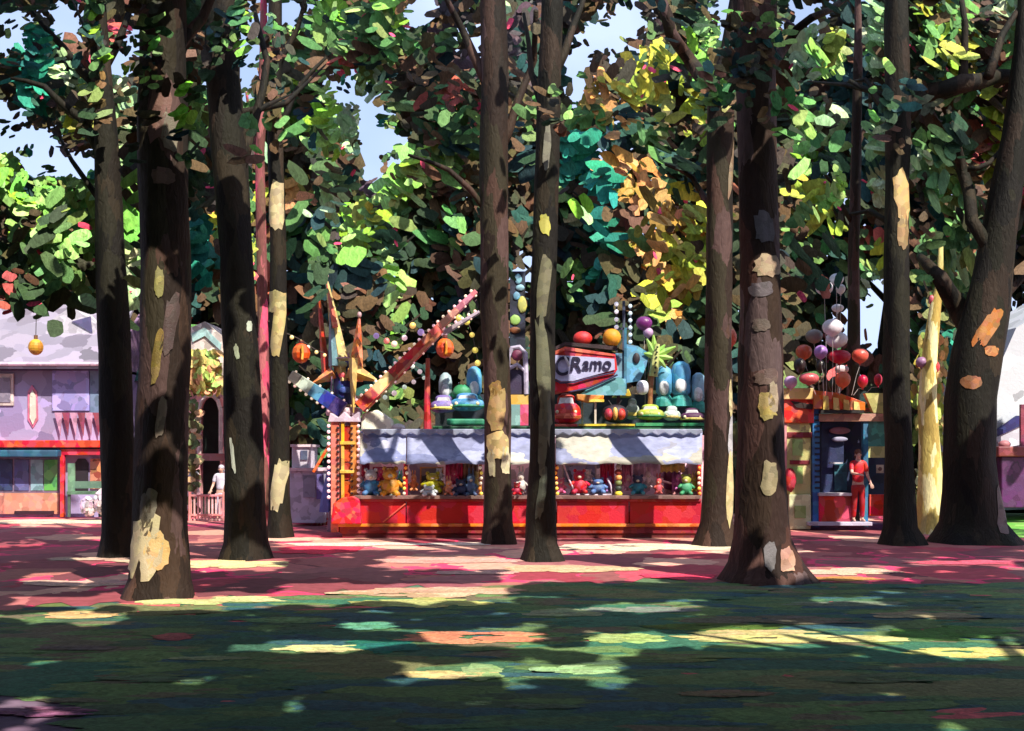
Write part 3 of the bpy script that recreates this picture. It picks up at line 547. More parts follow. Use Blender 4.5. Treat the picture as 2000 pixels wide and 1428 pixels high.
for i, (u, d) in enumerate(BUSH):
    p = W(u, 900, d)
    if bl[i].f:
        e = empty('shrub', (p.x, d, 0), 'low dark leafy shrub ' + where[i], 'shrub', 'shrubs along the back of the fairground')
        tb = MB()
        for _ in range(5): tb.tube([(p.x + rnd(-.2, .2), d, 0), (p.x + rnd(-.7, .7), d + rnd(-.3, .3), 1.2), (p.x + rnd(-1, 1), d + rnd(-.4, .4), 2.2)], [.05, .035, .01], 5)
        tb.build('stem', BARKS[1], e); bl[i].build('foliage', LEAF, e)
#@@FAIR@@
# ------------------------------------------------------------------ fairground helpers
random.seed(5)
def thing(name, x, ybase, d, label, cat, group=None, z=None):
    p = W(x, ybase, d); 
    if z is not None: p.z = z
    return empty(name, p, label, cat, group)
def prt(par, name, col, fn, bevel=0, smooth=False, mat=None, **k):
    mb = MB(); fn(mb); return mb.build(name, mat or paint(col, **k), par, smooth=smooth, bevel=bevel)
def one(name, col, fn, org, label, cat, group=None, bevel=0, smooth=False, mat=None, **k):
    mb = MB(); fn(mb); return tag(mb.build(name, mat or paint(col, **k), None, smooth=smooth, bevel=bevel, org=org), label, cat, group)
def pb(x0, x1, y0, y1, d, th, j=0):                          # box spanning photo px rectangle, front face at distance d
    def f(mb): a = W(x0, y0, d); c = W(x1, y1, d); mb.box(a.x, c.x, d, d + th, min(a.z, c.z), max(a.z, c.z), j=j)
    return f
def pp(pts, d, th):
    def f(mb): mb.prism([(W(x, y, d).x, W(x, y, d).z) for x, y in pts], d, d + th)
    return f
def pt(pts, d, r, n=8):                                      # tube through px points, radius in px
    def f(mb): mb.tube([W(p[0], p[1], p[2] if len(p) > 2 else d) for p in pts], [q / F * d for q in r] if isinstance(r, (list, tuple)) else r / F * d, n)
    return f
def pe(x, y, d, rx, rz, ry=None, p=1.0, nu=14, nv=9, jit=0):
    def f(mb): s = d / F; mb.ell(W(x, y, d), (rx * s, (ry or min(rx, rz)) * s, rz * s), nu, nv, p=p, jit=jit)
    return f
def multi(*fs):
    def f(mb):
        for g in fs: g(mb)
    return f
BULB = (255, 226, 214)
def bulb(par, x, y, d, r, col=BULB, s=.35): return prt(par, 'bulb', col, pe(x, y, d, r, r, nu=8, nv=6), smooth=True, mat=emis(col, s))
# ------------------------------------------------------------------ game stall with lavender awning
d = 25.2
st = thing('game_stall', 1015, 1051, d, 'long red stall with a pale lavender awning and a red counter front', 'stall', z=0)
prt(st, 'plinth', (112, 30, 34), pb(668, 1366, 1031, 1052, d + .06, 3.0), bevel=.02)
prt(st, 'skirt_board', (150, 34, 34), pb(664, 1368, 1028, 1042, d + .02, .05), bevel=.01)
prt(st, 'trim', (226, 130, 44), pb(660, 1370, 1023, 1029, d - .05, .12), bevel=.01)
for a, b2 in ((676, 792), (794, 944), (946, 1086), (1088, 1228), (1230, 1370)):
    prt(st, 'apron_panel', (206, 4, 32), pb(a, b2, 980, 1023, d, .08), bevel=.015, var=.12, scale=3)
prt(st, 'apron_top', (196, 60, 54), pb(676, 1370, 975, 980, d - .04, .14), bevel=.01)
prt(st, 'end_panel', (224, 66, 50), pp([(650, 1026), (676, 985), (676, 1026)], d, 2.8), var=.3)
prt(st, 'diagonal_brace', (236, 110, 84), pt([(748, 1020), (792, 984)], d - .03, 1.5), var=.1)
prt(st, 'counter', (138, 104, 98), pb(690, 1368, 968, 975, d - .12, .75), bevel=.01)
prt(st, 'floor', (90, 60, 56), pb(690, 1366, 1000, 1003, d + .7, 2.2))
prt(st, 'back_wall', (250, 196, 206), pb(680, 1395, 850, 1030, d + 1.6, .08), var=.5, scale=2.2)
prt(st, 'side_wall', (120, 50, 70), pp([(1362, 905), (1368, 905), (1368, 1028), (1362, 1028)], d + .15, 2.6))
AW = palette_mat('awning_canvas', [(138, 142, 176), (148, 152, 182), (158, 158, 174), (126, 132, 170), (172, 168, 158), (142, 146, 176)], (.9, .9, 1.6), rough=.8, bstr=.5)
CV = bpy.data.materials.new('roof_canvas'); CV.use_nodes = True
_n = CV.node_tree; _b = _n.nodes['Principled BSDF']; _b.inputs['Base Color'].default_value = (.5, .5, .66, 1); _b.inputs['Roughness'].default_value = .8
_t = N(_n, 'ShaderNodeBsdfTranslucent'); _t.inputs[0].default_value = (.75, .72, .8, 1); _x = N(_n, 'ShaderNodeMixShader'); _x.inputs[0].default_value = .6
_n.links.new(_b.outputs[0], _x.inputs[1]); _n.links.new(_t.outputs[0], _x.inputs[2]); _n.links.new(_x.outputs[0], _n.nodes['Material Output'].inputs[0])
def canopy(x0, x1, seed):
    def f(mb):
        random.seed(seed); nx, nz = 26, 7; ph = rnd(0, 6)
        vs = []
        for side in (0, .025):
            for j in range(nz):
                q = j / (nz - 1)
                for i in range(nx):
                    u = i / (nx - 1); x = x0 + (x1 - x0) * u; yy = 843 + (906 - 843) * q + (1.8 * math.sin(u * 26 + ph) if q > .9 else 0) + (1.2 * math.sin(u * 60) if q == 0 else 0)
                    dd = d + .55 - .75 * q; p = W(x, yy, dd)
                    p.y += .05 * math.sin(u * 15 + ph) * math.sin(q * 3.1) + .09 * math.sin(q * 3.14) + side; vs.append(tuple(p))
        n = nx * nz; fs = []
        for j in range(nz - 1):
            for i in range(nx - 1):
                a = j * nx + i; fs += [(a, a + 1, a + nx + 1, a + nx), (n + a, n + a + nx, n + a + nx + 1, n + a + 1)]
        for i in range(nx - 1): fs += [(i, n + i, n + i + 1, i + 1)]; a = (nz - 1) * nx + i; fs += [(a, a + 1, n + a + 1, n + a)]
        for j in range(nz - 1): a = j * nx; fs += [(a, a + nx, n + a + nx, n + a)]; a += nx - 1; fs += [(a, n + a, n + a + nx, a + nx)]
        mb.add(vs, fs)
    return f
prt(st, 'awning', None, canopy(702, 792, 2), mat=AW, smooth=True)
prt(st, 'awning', None, canopy(794, 1084, 3), mat=AW, smooth=True)
prt(st, 'awning', None, canopy(1086, 1372, 4), mat=AW, smooth=True)
def scallops(mb):
    P = [(704, 838), (1372, 838)]
    for i in range(54): P.append((1372 - i * 12.4, 851 if i % 2 else 845))
    mb.prism([(W(x, y, d + .4).x, W(x, y, d + .4).z) for x, y in P], d + .4, d + .47)
prt(st, 'scalloped_edge', (158, 164, 190), scallops, bevel=.02)
def sheet_roof(mb):
    a = W(702, 842, d + .6); c = W(1372, 842, d + .6); mb.face([(a.x, d + .56, a.z), (c.x, d + .56, a.z), (c.x, d + 1.66, a.z - .12), (a.x, d + 1.66, a.z - .12)])
prt(st, 'roof', None, sheet_roof, mat=CV)
for x, c, w2 in ((792, (190, 40, 44), 4), (938, (170, 110, 60), 3), (1086, (150, 40, 60), 3), (1366, (200, 60, 44), 4)):
    o = prt(st, 'post', c, pb(x - w2, x + w2, 905, 969, d + .05, .09), bevel=.01)
    random.seed(x)
    for k in range(6): bulb(o, x + rnd(-3, 3), 914 + k * 10, d + .02, 3.4, random.choice([(250, 220, 90), (240, 200, 120), (230, 214, 190), (240, 150, 60)]), .15)
# totem-like ornament post
o = prt(st, 'ornament_post', (110, 50, 40), pt([(1208, 905), (1208, 968)], d + .1, 3.5))
for k, (c, r) in enumerate([((190, 170, 170), 6), ((150, 40, 46), 8), ((224, 150, 80), 7), ((120, 130, 70), 7), ((60, 70, 60), 7), ((220, 200, 70), 8)]):
    prt(o, 'bead', c, pe(1208, 912 + k * 10.5, d, r, 6, nu=10, nv=7), smooth=True)
# swinging curtains and pictures on the stall's back
def cloth(x0, x1, y0, y1, dd, waves=4):
    def f(mb):
        nx = waves * 4 + 1; vs = []
        for side in (0, .02):
            for j in (0, 1, 2):
                for i in range(nx):
                    p = W(x0 + (x1 - x0) * i / (nx - 1), y0 + (y1 - y0) * j / 2 + (2 * math.sin(i * 1.9) if j == 2 else 0), dd); vs.append((p.x, p.y + .035 * math.sin(i * math.pi / 2) + side, p.z))
        n = nx * 3
        fs = []
        for j in (0, 1):
            for i in range(nx - 1): a = j * nx + i; fs += [(a, a + 1, a + nx + 1, a + nx), (n + a, n + a + nx, n + a + nx + 1, n + a + 1)]
        for i in range(nx - 1): fs += [(i, n + i, n + i + 1, i + 1), (2 * nx + i, 2 * nx + i + 1, n + 2 * nx + i + 1, n + 2 * nx + i)]
        mb.add(vs, fs)
    return f
for x0, x1, y0, y1, c, lab in ((706, 722, 905, 934, (214, 70, 120), 'short pink curtain hanging at the stall\'s left end'), (870, 904, 905, 946, (232, 60, 110), 'bright pink curtain hanging under the awning beside the tilted picture'),
                          (1172, 1200, 905, 945, (206, 40, 80), 'crimson curtain left of the beaded ornament post'), (1214, 1234, 905, 948, (224, 120, 170), 'rose curtain right of the beaded ornament post'),
                          (1236, 1286, 905, 930, (200, 160, 196), 'wide lilac curtain in the right half of the stall'), (1290, 1338, 905, 922, (216, 180, 100), 'mustard yellow curtain near the stall\'s right end'),
                          (1312, 1328, 922, 962, (196, 110, 180), 'long orchid curtain near the stall\'s right end'), (902, 934, 905, 950, (180, 140, 110), 'tan striped curtain left of the golden post')):
    one('curtain', c, cloth(x0, x1, y0, y1, d + .3), W((x0 + x1) / 2, y0, d + .62), lab, 'curtain', 'curtains hanging in the stall', smooth=True)
def picture(x0, x1, y0, y1, dd, fc, ic, lab):
    t = thing('framed_panel', (x0 + x1) / 2, y1, dd, lab, 'picture', 'framed panels in the stall')
    prt(t, 'frame', fc, multi(pb(x0, x1, y0, y0 + 3, dd, .05), pb(x0, x1, y1 - 3, y1, dd, .05), pb(x0, x0 + 3, y0 + 3, y1 - 3, dd, .05), pb(x1 - 3, x1, y0 + 3, y1 - 3, dd, .05)))
    prt(t, 'panel', ic, pb(x0 + 2, x1 - 2, y0 + 2, y1 - 2, dd + .02, .02), var=.5, scale=4)
picture(820, 866, 912, 968, d + .55, (214, 150, 100), (150, 150, 168), 'grey panel in an orange frame behind the yellow plush toy')
picture(1098, 1165, 906, 945, d + .9, (224, 200, 190), (176, 176, 206), 'pale lavender panel behind the white swing boat')
picture(728, 770, 912, 940, d + .8, (200, 60, 90), (206, 170, 180), 'small pink framed panel behind the orange plush toy')
# plush prizes
def plush(x, y, w_, h_, col, lab, kind='bear', dd=None, col2=None):
    dd = (dd or d + .3) - .2; w_ *= 1.3; h_ *= 1.22; y -= 4; t = thing('plush_toy', x, y + h_, dd, lab, 'plush toy', 'plush prizes on the stall counter'); col2 = col2 or col
    prt(t, 'body', col, pe(x, y + h_ * .35, dd, w_ * .72, h_ * .62, ry=w_ * .6, jit=.04), smooth=True, scale=9)
    prt(t, 'head', col2, pe(x + rnd(-1, 1), y - h_ * .45, dd - .02, w_ * .55, h_ * .45, ry=w_ * .5, jit=.03), smooth=True, scale=9)
    for s in (-1, 1):
        if kind == 'bear': prt(t, 'ear', col2, pe(x + s * w_ * .42, y - h_ * .85, dd, w_ * .18, w_ * .18, nu=8, nv=6), smooth=True)
        if kind == 'bunny': prt(t, 'ear', col2, pe(x + s * w_ * .25, y - h_ * 1.05, dd, w_ * .13, h_ * .38, nu=8, nv=6), smooth=True)
        prt(t, 'arm', col, pt([(x + s * w_ * .5, y + h_ * .05), (x + s * w_ * .95, y + h_ * .35)], dd - .03, [w_ * .2, w_ * .15]), smooth=True)
        prt(t, 'leg', col, pt([(x + s * w_ * .35, y + h_ * .75), (x + s * w_ * .6, y + h_ * .88, dd - .22)], dd - .08, [w_ * .24, w_ * .2]), smooth=True)
    prt(t, 'snout', (230, 214, 190), pe(x, y - h_ * .35, dd - w_ * .5 / F * dd, w_ * .2, h_ * .14, nu=8, nv=6), smooth=True)
plush(724, 945, 17, 22, (60, 120, 170), 'blue plush bear with a white head at the left end of the counter', col2=(220, 224, 230))
plush(762, 944, 20, 24, (232, 160, 50), 'large orange yellow plush bear left of the red post')
plush(845, 945, 18, 16, (206, 200, 50), 'lime yellow plush bear inside the orange frame', 'bear', d + .4)
plush(838, 962, 14, 8, (214, 220, 226), 'small white plush bear lying low under the lime yellow one', 'bear', d + .2)
plush(876, 955, 9, 13, (240, 150, 110), 'small salmon plush bunny below the bright pink curtain', 'bunny')
plush(900, 956, 14, 14, (40, 50, 90), 'navy plush bear below the bright pink curtain')
plush(920, 950, 12, 19, (80, 110, 150), 'steel blue plush bunny left of the golden post', 'bunny')
plush(742, 966, 6, 5, (236, 236, 220), 'tiny white plush ball toy under the large orange bear', 'ball')
plush(768, 966, 7, 5, (216, 226, 200), 'tiny mint plush ball toy beside the red post', 'ball')
plush(1018, 945, 10, 18, (224, 214, 210), 'white plush bunny between the two close trunks', 'bunny', col2=(236, 226, 220))
plush(1010, 958, 9, 10, (204, 30, 60), 'red plush toy in front of the white bunny between the trunks', 'bear', d + .1)
plush(1132, 944, 16, 20, (214, 24, 60), 'round crimson plush bear riding in the white swing boat', 'bear', d + .35)
plush(1168, 952, 15, 12, (96, 130, 190), 'blue lavender plush bear in the right end of the swing boat', 'bear', d + .35)
plush(1246, 950, 14, 16, (40, 140, 164), 'teal plush bear right of the beaded post', col2=(50, 44, 84))
plush(1286, 952, 8, 14, (220, 90, 90), 'coral plush bunny left of the stall keeper', 'bunny')
plush(1340, 950, 13, 17, (70, 160, 110), 'green plush bear near the stall\'s right end', col2=(190, 196, 90))
for (x, y, w2, h2, c, lab) in ((706, 948, 9, 13, (236, 200, 210), 'pale pink plush at the very left end of the back row'), (744, 930, 8, 10, (236, 80, 130), 'hot pink plush between the blue and the orange bear'), (782, 945, 7, 14, (90, 190, 180), 'turquoise plush squeezed beside the red post'), (808, 946, 8, 14, (240, 150, 90), 'apricot plush just right of the red post'),
    (858, 930, 8, 10, (236, 236, 240), 'white plush above the salmon bunny'), (888, 935, 8, 12, (240, 90, 140), 'rose pink plush under the bright pink curtain'), (930, 940, 7, 15, (230, 210, 120), 'straw yellow plush beside the golden post'), (1096, 952, 9, 13, (240, 120, 160), 'pink plush left of the swing boat'),
    (1150, 932, 8, 10, (240, 220, 226), 'cream plush between the crimson and the blue lavender bear'), (1190, 948, 7, 14, (170, 110, 190), 'violet plush left of the beaded post'), (1226, 946, 8, 14, (240, 170, 200), 'light pink plush right of the beaded post'), (1266, 940, 8, 14, (240, 210, 220), 'off white plush between the teal bear and the coral bunny'),
    (1326, 944, 8, 14, (210, 120, 190), 'orchid plush left of the green bear'), (1356, 948, 8, 14, (240, 200, 90), 'golden plush at the very right end of the counter')): plush(x, y, w2, h2, c, lab, 'bunny' if h2 == 14 else 'bear', d + .52)
t = thing('swing_boat', 1150, 968, d + .25, 'white rimmed toy swing boat hanging over the counter', 'toy')
prt(t, 'rim', (226, 206, 226), pt([(1100, 905), (1112, 938), (1126, 966), (1160, 967), (1195, 966), (1193, 948), (1186, 934)], d + .1, 1.8))
prt(t, 'hull', (190, 190, 214), pp([(1122, 957), (1190, 957), (1193, 966), (1128, 966)], d + .2, .35), bevel=.02)
# ------------------------------------------------------------------ bulb pylon at the stall's left end
dp = 25.45
t = thing('bulb_pylon', 672, 1040, dp, 'salmon and yellow pylon studded with bulbs at the left end of the stall', 'pylon', z=0)
prt(t, 'column', (232, 130, 110), pb(646, 662, 824, 1040, dp, .2), bevel=.02)
prt(t, 'column', (240, 190, 70), pb(666, 672, 824, 1040, dp - .02, .2), bevel=.01)
prt(t, 'column', (230, 150, 84), pb(684, 698, 824, 1040, dp, .2), bevel=.02)
for k in range(4): prt(t, 'panel', (180, 40, 36) if k % 2 == 0 else (214, 80, 40), pb(672, 684, 832 + k * 36, 866 + k * 36, dp + .04, .1), bevel=.01)
prt(t, 'crossbar', (244, 200, 90), pb(664, 694, 862, 868, dp - .05, .08)); prt(t, 'crossbar', (244, 200, 90), pb(664, 694, 918, 924, dp - .05, .08))
prt(t, 'capital', (224, 200, 220), pp([(640, 824), (645, 806), (660, 816), (672, 804), (684, 816), (700, 804), (702, 824)], dp - .06, .3), bevel=.01)
prt(t, 'foot', (222, 34, 40), pp([(646, 1024), (650, 984), (668, 972), (690, 969), (702, 976), (706, 1024)], dp - .42, .2), bevel=.03, var=.3, scale=8)
random.seed(9)
for k in range(13):
    y = 832 + k * 11.6
    bulb(t, 642, y, dp - .03, 3.6, (255, 206, 214), .4); bulb(t, 700, y, dp - .03, 3.4, (240, 190, 190), .3)
    prt(t, 'socket', (50, 34, 40), pe(660, y + 4, dp - .03, 3.2, 3, nu=8, nv=5)); prt(t, 'socket', (60, 34, 40), pe(687, y + 4, dp - .03, 2.6, 2.6, nu=8, nv=5))
prt(t, 'strut', (230, 110, 60), pt([(612, 922), (645, 866)], dp + .05, 3))
# ------------------------------------------------------------------ star ride with lit arms
dr = 27.5
t = thing('star_ride', 672, 1038, dr, 'spinning star ride with red, cream and orange spikes and bulb lined arms', 'ride', z=0)
def lathe(x, prof, dd, n=14):
    def f(mb):
        s = dd / F; vs = []; c = W(x, 0, dd)
        for y, r in prof:
            z = EYE + (HZ - y) * s
            for k in range(n): vs.append((c.x + r * s * math.cos(2 * math.pi * k / n), dd + r * s * math.sin(2 * math.pi * k / n), z))
        fs = [(i * n + k, i * n + (k + 1) % n, (i + 1) * n + (k + 1) % n, (i + 1) * n + k) for i in range(len(prof) - 1) for k in range(n)]
        mb.add(vs, fs + [tuple(range(n)), tuple(range((len(prof) - 1) * n, len(prof) * n))])
    return f
prt(t, 'base_column', (120, 60, 80), lathe(672, [(1037, 34), (1000, 30), (990, 18), (812, 16)], dr))
prt(t, 'ring', (214, 180, 190), lathe(672, [(812, 34), (806, 36), (798, 34), (796, 26)], dr)); prt(t, 'ring', (226, 190, 120), lathe(672, [(797, 22), (794, 23), (791, 22)], dr))
prt(t, 'body', (44, 60, 130), lathe(671, [(790, 20), (770, 22), (745, 20), (720, 17), (706, 15)], dr), var=.4, scale=7, smooth=True)
prt(t, 'frame', (206, 160, 190), multi(pt([(646, 792), (648, 740), (645, 690)], dr - .3, 1.6), pt([(696, 792), (688, 740), (680, 690)], dr - .3, 1.6), pt([(646, 700), (680, 698)], dr - .3, 1.2)))
prt(t, 'badge', (220, 70, 80), pe(668, 733, dr - .28, 7, 6, ry=3), smooth=True); prt(t, 'badge', (90, 110, 180), pe(674, 762, dr - .3, 12, 7, ry=3), smooth=True); prt(t, 'cap', (170, 176, 130), pe(668, 712, dr - .25, 11, 7, ry=5), smooth=True)
def spike(base, tip, wd, dd, th=.22):
    def f(mb):
        (bx, by), (tx, ty) = base, tip; L = math.hypot(tx - bx, ty - by); nx, ny = -(ty - by) / L, (tx - bx) / L
        s = dd / F; ring = []
        for q, k in ((0, 1), (.25, .86), (.6, .55), (.95, .16)):
            cx, cy = bx + (tx - bx) * q, by + (ty - by) * q
            a = W(cx + nx * wd / 2 * k, cy + ny * wd / 2 * k, dd); c = W(cx - nx * wd / 2 * k, cy - ny * wd / 2 * k, dd); m = W(cx, cy, dd)
            ring += [tuple(a), (m.x, dd - th * k, m.z), tuple(c), (m.x, dd + th * k, m.z)]
        fs = [(i * 4 + k, i * 4 + (k + 1) % 4, i * 4 + 4 + (k + 1) % 4, i * 4 + 4 + k) for i in range(3) for k in range(4)] + [(0, 3, 2, 1), (12, 13, 14, 15)]
        mb.add(ring, fs)
    return f
o = prt(t, 'spike', (226, 200, 130), spike((672, 745), (637, 540), 34, dr - .1), var=.35, scale=8)
prt(o, 'stripe', (226, 120, 84), spike((655, 640), (637, 548), 12, dr - .34, .1)); prt(o, 'tip_knob', (240, 200, 190), pe(637, 539, dr - .1, 5, 5), smooth=True)
for k in range(6): bulb(o, 652 + k * 4.6, 600 + k * 24, dr - .15, 2.6, (240, 200, 150))
prt(t, 'spike', (206, 72, 46), spike((638, 745), (620, 552), 17, dr), var=.25, scale=8)
prt(t, 'spike', (120, 160, 176), spike((652, 715), (645, 605), 20, dr - .25))
o = prt(t, 'spike', (236, 140, 84), spike((694, 745), (702, 616), 30, dr - .2), var=.35, scale=8); prt(o, 'tip_knob', (226, 180, 190), pe(702, 615, dr - .2, 4.5, 6), smooth=True)
prt(t, 'spike', (236, 190, 96), spike((682, 722), (738, 744), 34, dr - .3), var=.3); prt(t, 'spike', (232, 150, 96), spike((652, 728), (606, 752), 24, dr - .2), var=.3)
prt(t, 'spike', (236, 200, 120), spike((690, 700), (690, 812), 18, dr - .45))
def arm(p0, p1, w0, w1, dd, cols, lab=None):
    """boxed girder in coloured lengths with bulbs along both edges"""
    (x0, y0), (x1, y1) = p0, p1; L = math.hypot(x1 - x0, y1 - y0); nx, ny = -(y1 - y0) / L, (x1 - x0) / L; n = len(cols); root = None
    for k, c in enumerate(cols):
        q0, q1 = k / n, (k + 1) / n; a0 = w0 + (w1 - w0) * q0; a1 = w0 + (w1 - w0) * q1
        P = [(x0 + (x1 - x0) * q0 + nx * a0 / 2, y0 + (y1 - y0) * q0 + ny * a0 / 2), (x0 + (x1 - x0) * q1 + nx * a1 / 2, y0 + (y1 - y0) * q1 + ny * a1 / 2),
             (x0 + (x1 - x0) * q1 - nx * a1 / 2, y0 + (y1 - y0) * q1 - ny * a1 / 2), (x0 + (x1 - x0) * q0 - nx * a0 / 2, y0 + (y1 - y0) * q0 - ny * a0 / 2)]
        o = prt(t if root is None else root, 'arm' if root is None else 'arm_panel', c, pp(P, dd, .28), bevel=.01, var=.3)
        root = root or o
    nb = int(L / 13)
    for k in range(nb):
        q = (k + .5) / nb; a = (w0 + (w1 - w0) * q) / 2 + 1.5
        for s in (-1, 1):
            if s == 1 and k % 2: continue
            bulb(root, x0 + (x1 - x0) * q + nx * a * s, y0 + (y1 - y0) * q + ny * a * s, dd + .05, 3.3 if s < 0 else 2.6, random.choice([(250, 206, 190), (250, 230, 200), (236, 190, 200)]), .3)
    return root
arm((702, 796), (860, 640), 26, 20, dr - .5, [(236, 96, 76), (244, 214, 150), (226, 70, 70), (230, 56, 60), (240, 140, 120)])
arm((856, 640), (930, 568), 15, 9, dr - .5, [(240, 160, 140), (230, 140, 160)])
arm((862, 652), (936, 608), 9, 5, dr - .45, [(190, 170, 180), (200, 180, 200)])
arm((668, 800), (566, 732), 32, 20, dr - .6, [(80, 60, 140), (50, 70, 170), (90, 160, 200), (190, 206, 190), (206, 214, 190)])
prt(t, 'arm_trim', (236, 150, 110), pp([(712, 800), (706, 806), (862, 652), (856, 646)], dr - .56, .1))
# lanterns and strings
for x, y, lab in ((588, 690, 'orange paper lantern hanging left of the star ride'), (869, 680, 'orange red paper lantern under the raised ride arm')):
    l = thing('paper_lantern', x, y, 26.6, lab, 'lantern', 'paper lanterns'); 
    prt(l, 'shade', (236, 96, 40), pe(x, y, 26.6, 18, 20, ry=18, nu=10, nv=6), var=.2); prt(l, 'cap', (110, 50, 40), pt([(x, y - 20), (x, y - 25)], 26.6, 5)); prt(l, 'stripe', (250, 176, 70), pt([(x + 2, y - 14), (x + 3, y), (x + 2, y + 12)], 26.6 - 18 / F * 26.6 - .02, 2.5))
def lstring(pts, dd, lab, r=4.5, cols=None):
    mb = MB(); P = [W(p[0], p[1], dd) for p in pts]; t2 = thing('light_string', pts[0][0], pts[0][1], dd, lab, 'string lights', 'strings of lights')
    mb.tube(P, .012, 6); mb.build('cord', paint((80, 70, 66)), t2)
    for i, p in enumerate(pts): bulb(t2, p[0], p[1] + 4, dd, r * rnd(.8, 1.25), (cols or [(250, 220, 180)])[i % len(cols or [1])], .3)
lstring([(556, 650), (570, 655), (588, 664), (602, 674), (618, 684), (634, 690)], 26.9, 'string of cream bulbs sloping down to the star ride from the left', cols=[(250, 220, 200), (250, 226, 150), (255, 214, 150)])
lstring([(735, 652), (755, 662), (770, 668), (790, 656), (806, 632), (822, 645), (850, 650)], 28.3, 'string of pink and cream bulbs between the star spikes and the raised arm', 5.5, [(170, 140, 200), (240, 130, 120), (250, 214, 190), (250, 210, 220), (250, 200, 110)])
lstring([(896, 617), (912, 625), (922, 650), (928, 680), (933, 705)], 28.1, 'yellow bulbs dangling beside the left of the two close trunks', 5, [(250, 220, 110), (220, 200, 90)])
lstring([(806, 712), (820, 722), (828, 734), (808, 742), (790, 752), (770, 764), (752, 772)], 28.4, 'pale green bulbs hanging below the raised arm', 4.5, [(210, 226, 210), (236, 210, 210)])
# ------------------------------------------------------------------ canvas bits left of platform
one('canvas_cover', (244, 242, 222), pp([(706, 808), (736, 800), (764, 818), (770, 842), (704, 843)], 27.2, .5), W(736, 843, 27.2), 'cream canvas cover heaped above the left end of the awning', 'canvas', bevel=.05)
one('canvas_cover', (226, 216, 224), pe(778, 836, 27.2, 14, 9), W(778, 843, 27.2), 'small pinkish white canvas bundle above the awning', 'canvas', smooth=True)
# ------------------------------------------------------------------ raised kiddie ride
dk = 28.0
t = thing('ride_platform', 1105, 1035, dk, 'raised platform of the children\'s ride showing above the stall awning', 'platform', z=0)
prt(t, 'deck', (60, 120, 84), pb(845, 1385, 832, 842, dk - .3, 3.2), bevel=.02, var=.4)
prt(t, 'edge_strip', (226, 200, 70), pb(1130, 1240, 828, 832, dk - .33, .1)); prt(t, 'edge_strip', (214, 90, 70), pb(1080, 1128, 828, 833, dk - .33, .1))
prt(t, 'edge_strip', (60, 160, 100), pb(1242, 1380, 826, 832, dk - .33, .1)); prt(t, 'edge_strip', (50, 150, 110), pb(872, 946, 818, 830, dk - .33, .3), bevel=.04)
for x in (850, 960, 1090, 1230, 1380):
    prt(t, 'support', (90, 50, 60), pb(x - 5, x + 5, 842, 1036, dk - .2, .14)); prt(t, 'support', (90, 50, 60), pb(x - 5, x + 5, 842, 1030, dk + 2.6, .14))
prt(t, 'back_panel', (40, 50, 60), pb(850, 1380, 770, 832, dk + 2.7, .06), var=.5, scale=2)
one('ride_pole', (206, 56, 50), pt([(835, 842), (834, 780), (836, 700)], dk - .1, [8, 6, 4]), W(835, 842, dk), 'slim red pole rising left of the blue ride cars', 'pole')
def car(x, y, w_, h_, col, lab, dd=dk, screen=(226, 228, 232), trim=(240, 220, 120), name='ride_car'):
    t = thing(name, x, y + h_, dd, lab, 'ride car', 'cars of the children\'s ride'); s = dd / F
    prt(t, 'body', col, pe(x, y + h_ * .25, dd, w_, h_ * .75, ry=w_ * .9, p=.75, jit=.01), smooth=True, var=.3, scale=8)
    prt(t, 'bumper', trim, lathe(x, [(y + h_ * .62, w_ * .98), (y + h_ * .45, w_ * 1.04), (y + h_ * .3, w_ * 1.0)], dd))
    prt(t, 'windscreen', screen, pp([(x - w_ * .55, y - h_ * .3), (x - w_ * .42, y - h_ * .8), (x + w_ * .42, y - h_ * .8), (x + w_ * .55, y - h_ * .3)], dd - w_ * .55 * s, .05), bevel=.01)
    prt(t, 'hood', col, pe(x, y - h_ * .6, dd + w_ * .25 * s, w_ * .62, h_ * .5, ry=w_ * .45, p=.8), smooth=True)
    for q in (-1, 1): prt(t, 'headlamp', (250, 236, 190), pe(x + q * w_ * .6, y + h_ * .15, dd - w_ * .72 * s, w_ * .13, w_ * .13, nu=8, nv=6), smooth=True)
car(866, 790, 26, 17, (140, 120, 190), 'purple and white ride car at the left end of the platform')
car(912, 786, 34, 17, (90, 160, 214), 'sky blue ride car beside the left close trunk', trim=(50, 150, 110))
car(1106, 800, 29, 29, (220, 26, 44), 'red ride car with a white windscreen under the script sign', trim=(240, 110, 80))
car(1270, 806, 27, 15, (190, 206, 80), 'lime yellow ride car right of the ladybird car', trim=(70, 150, 90))
car(1312, 808, 17, 14, (206, 226, 216), 'mint white ride car left of the forked trunk')
car(1352, 812, 24, 14, (80, 30, 70), 'dark plum ride car partly behind the forked trunk')
car(1235, 800, 14, 20, (206, 220, 206), 'pale mint ride car just right of the ladybird car', dd=dk + .5)
t = thing('ladybird_car', 1203, 826, dk - .2, 'ladybird shaped ride car, black and red with a yellow middle', 'ride car', 'cars of the children\'s ride')
prt(t, 'shell', (44, 34, 46), pe(1201, 808, dk, 26, 18, ry=20, p=.9), smooth=True)
for q in (-1, 1): prt(t, 'wing', (206, 30, 40), pe(1201 + q * 12, 809, dk - .13, 9, 12, ry=14), smooth=True); prt(t, 'feeler', (40, 34, 40), pt([(1201 + q * 6, 792), (1201 + q * 13, 782)], dk - .1, 1.2))
prt(t, 'stripe', (240, 180, 80), pe(1201, 808, dk - .16, 6, 13, ry=14), smooth=True)
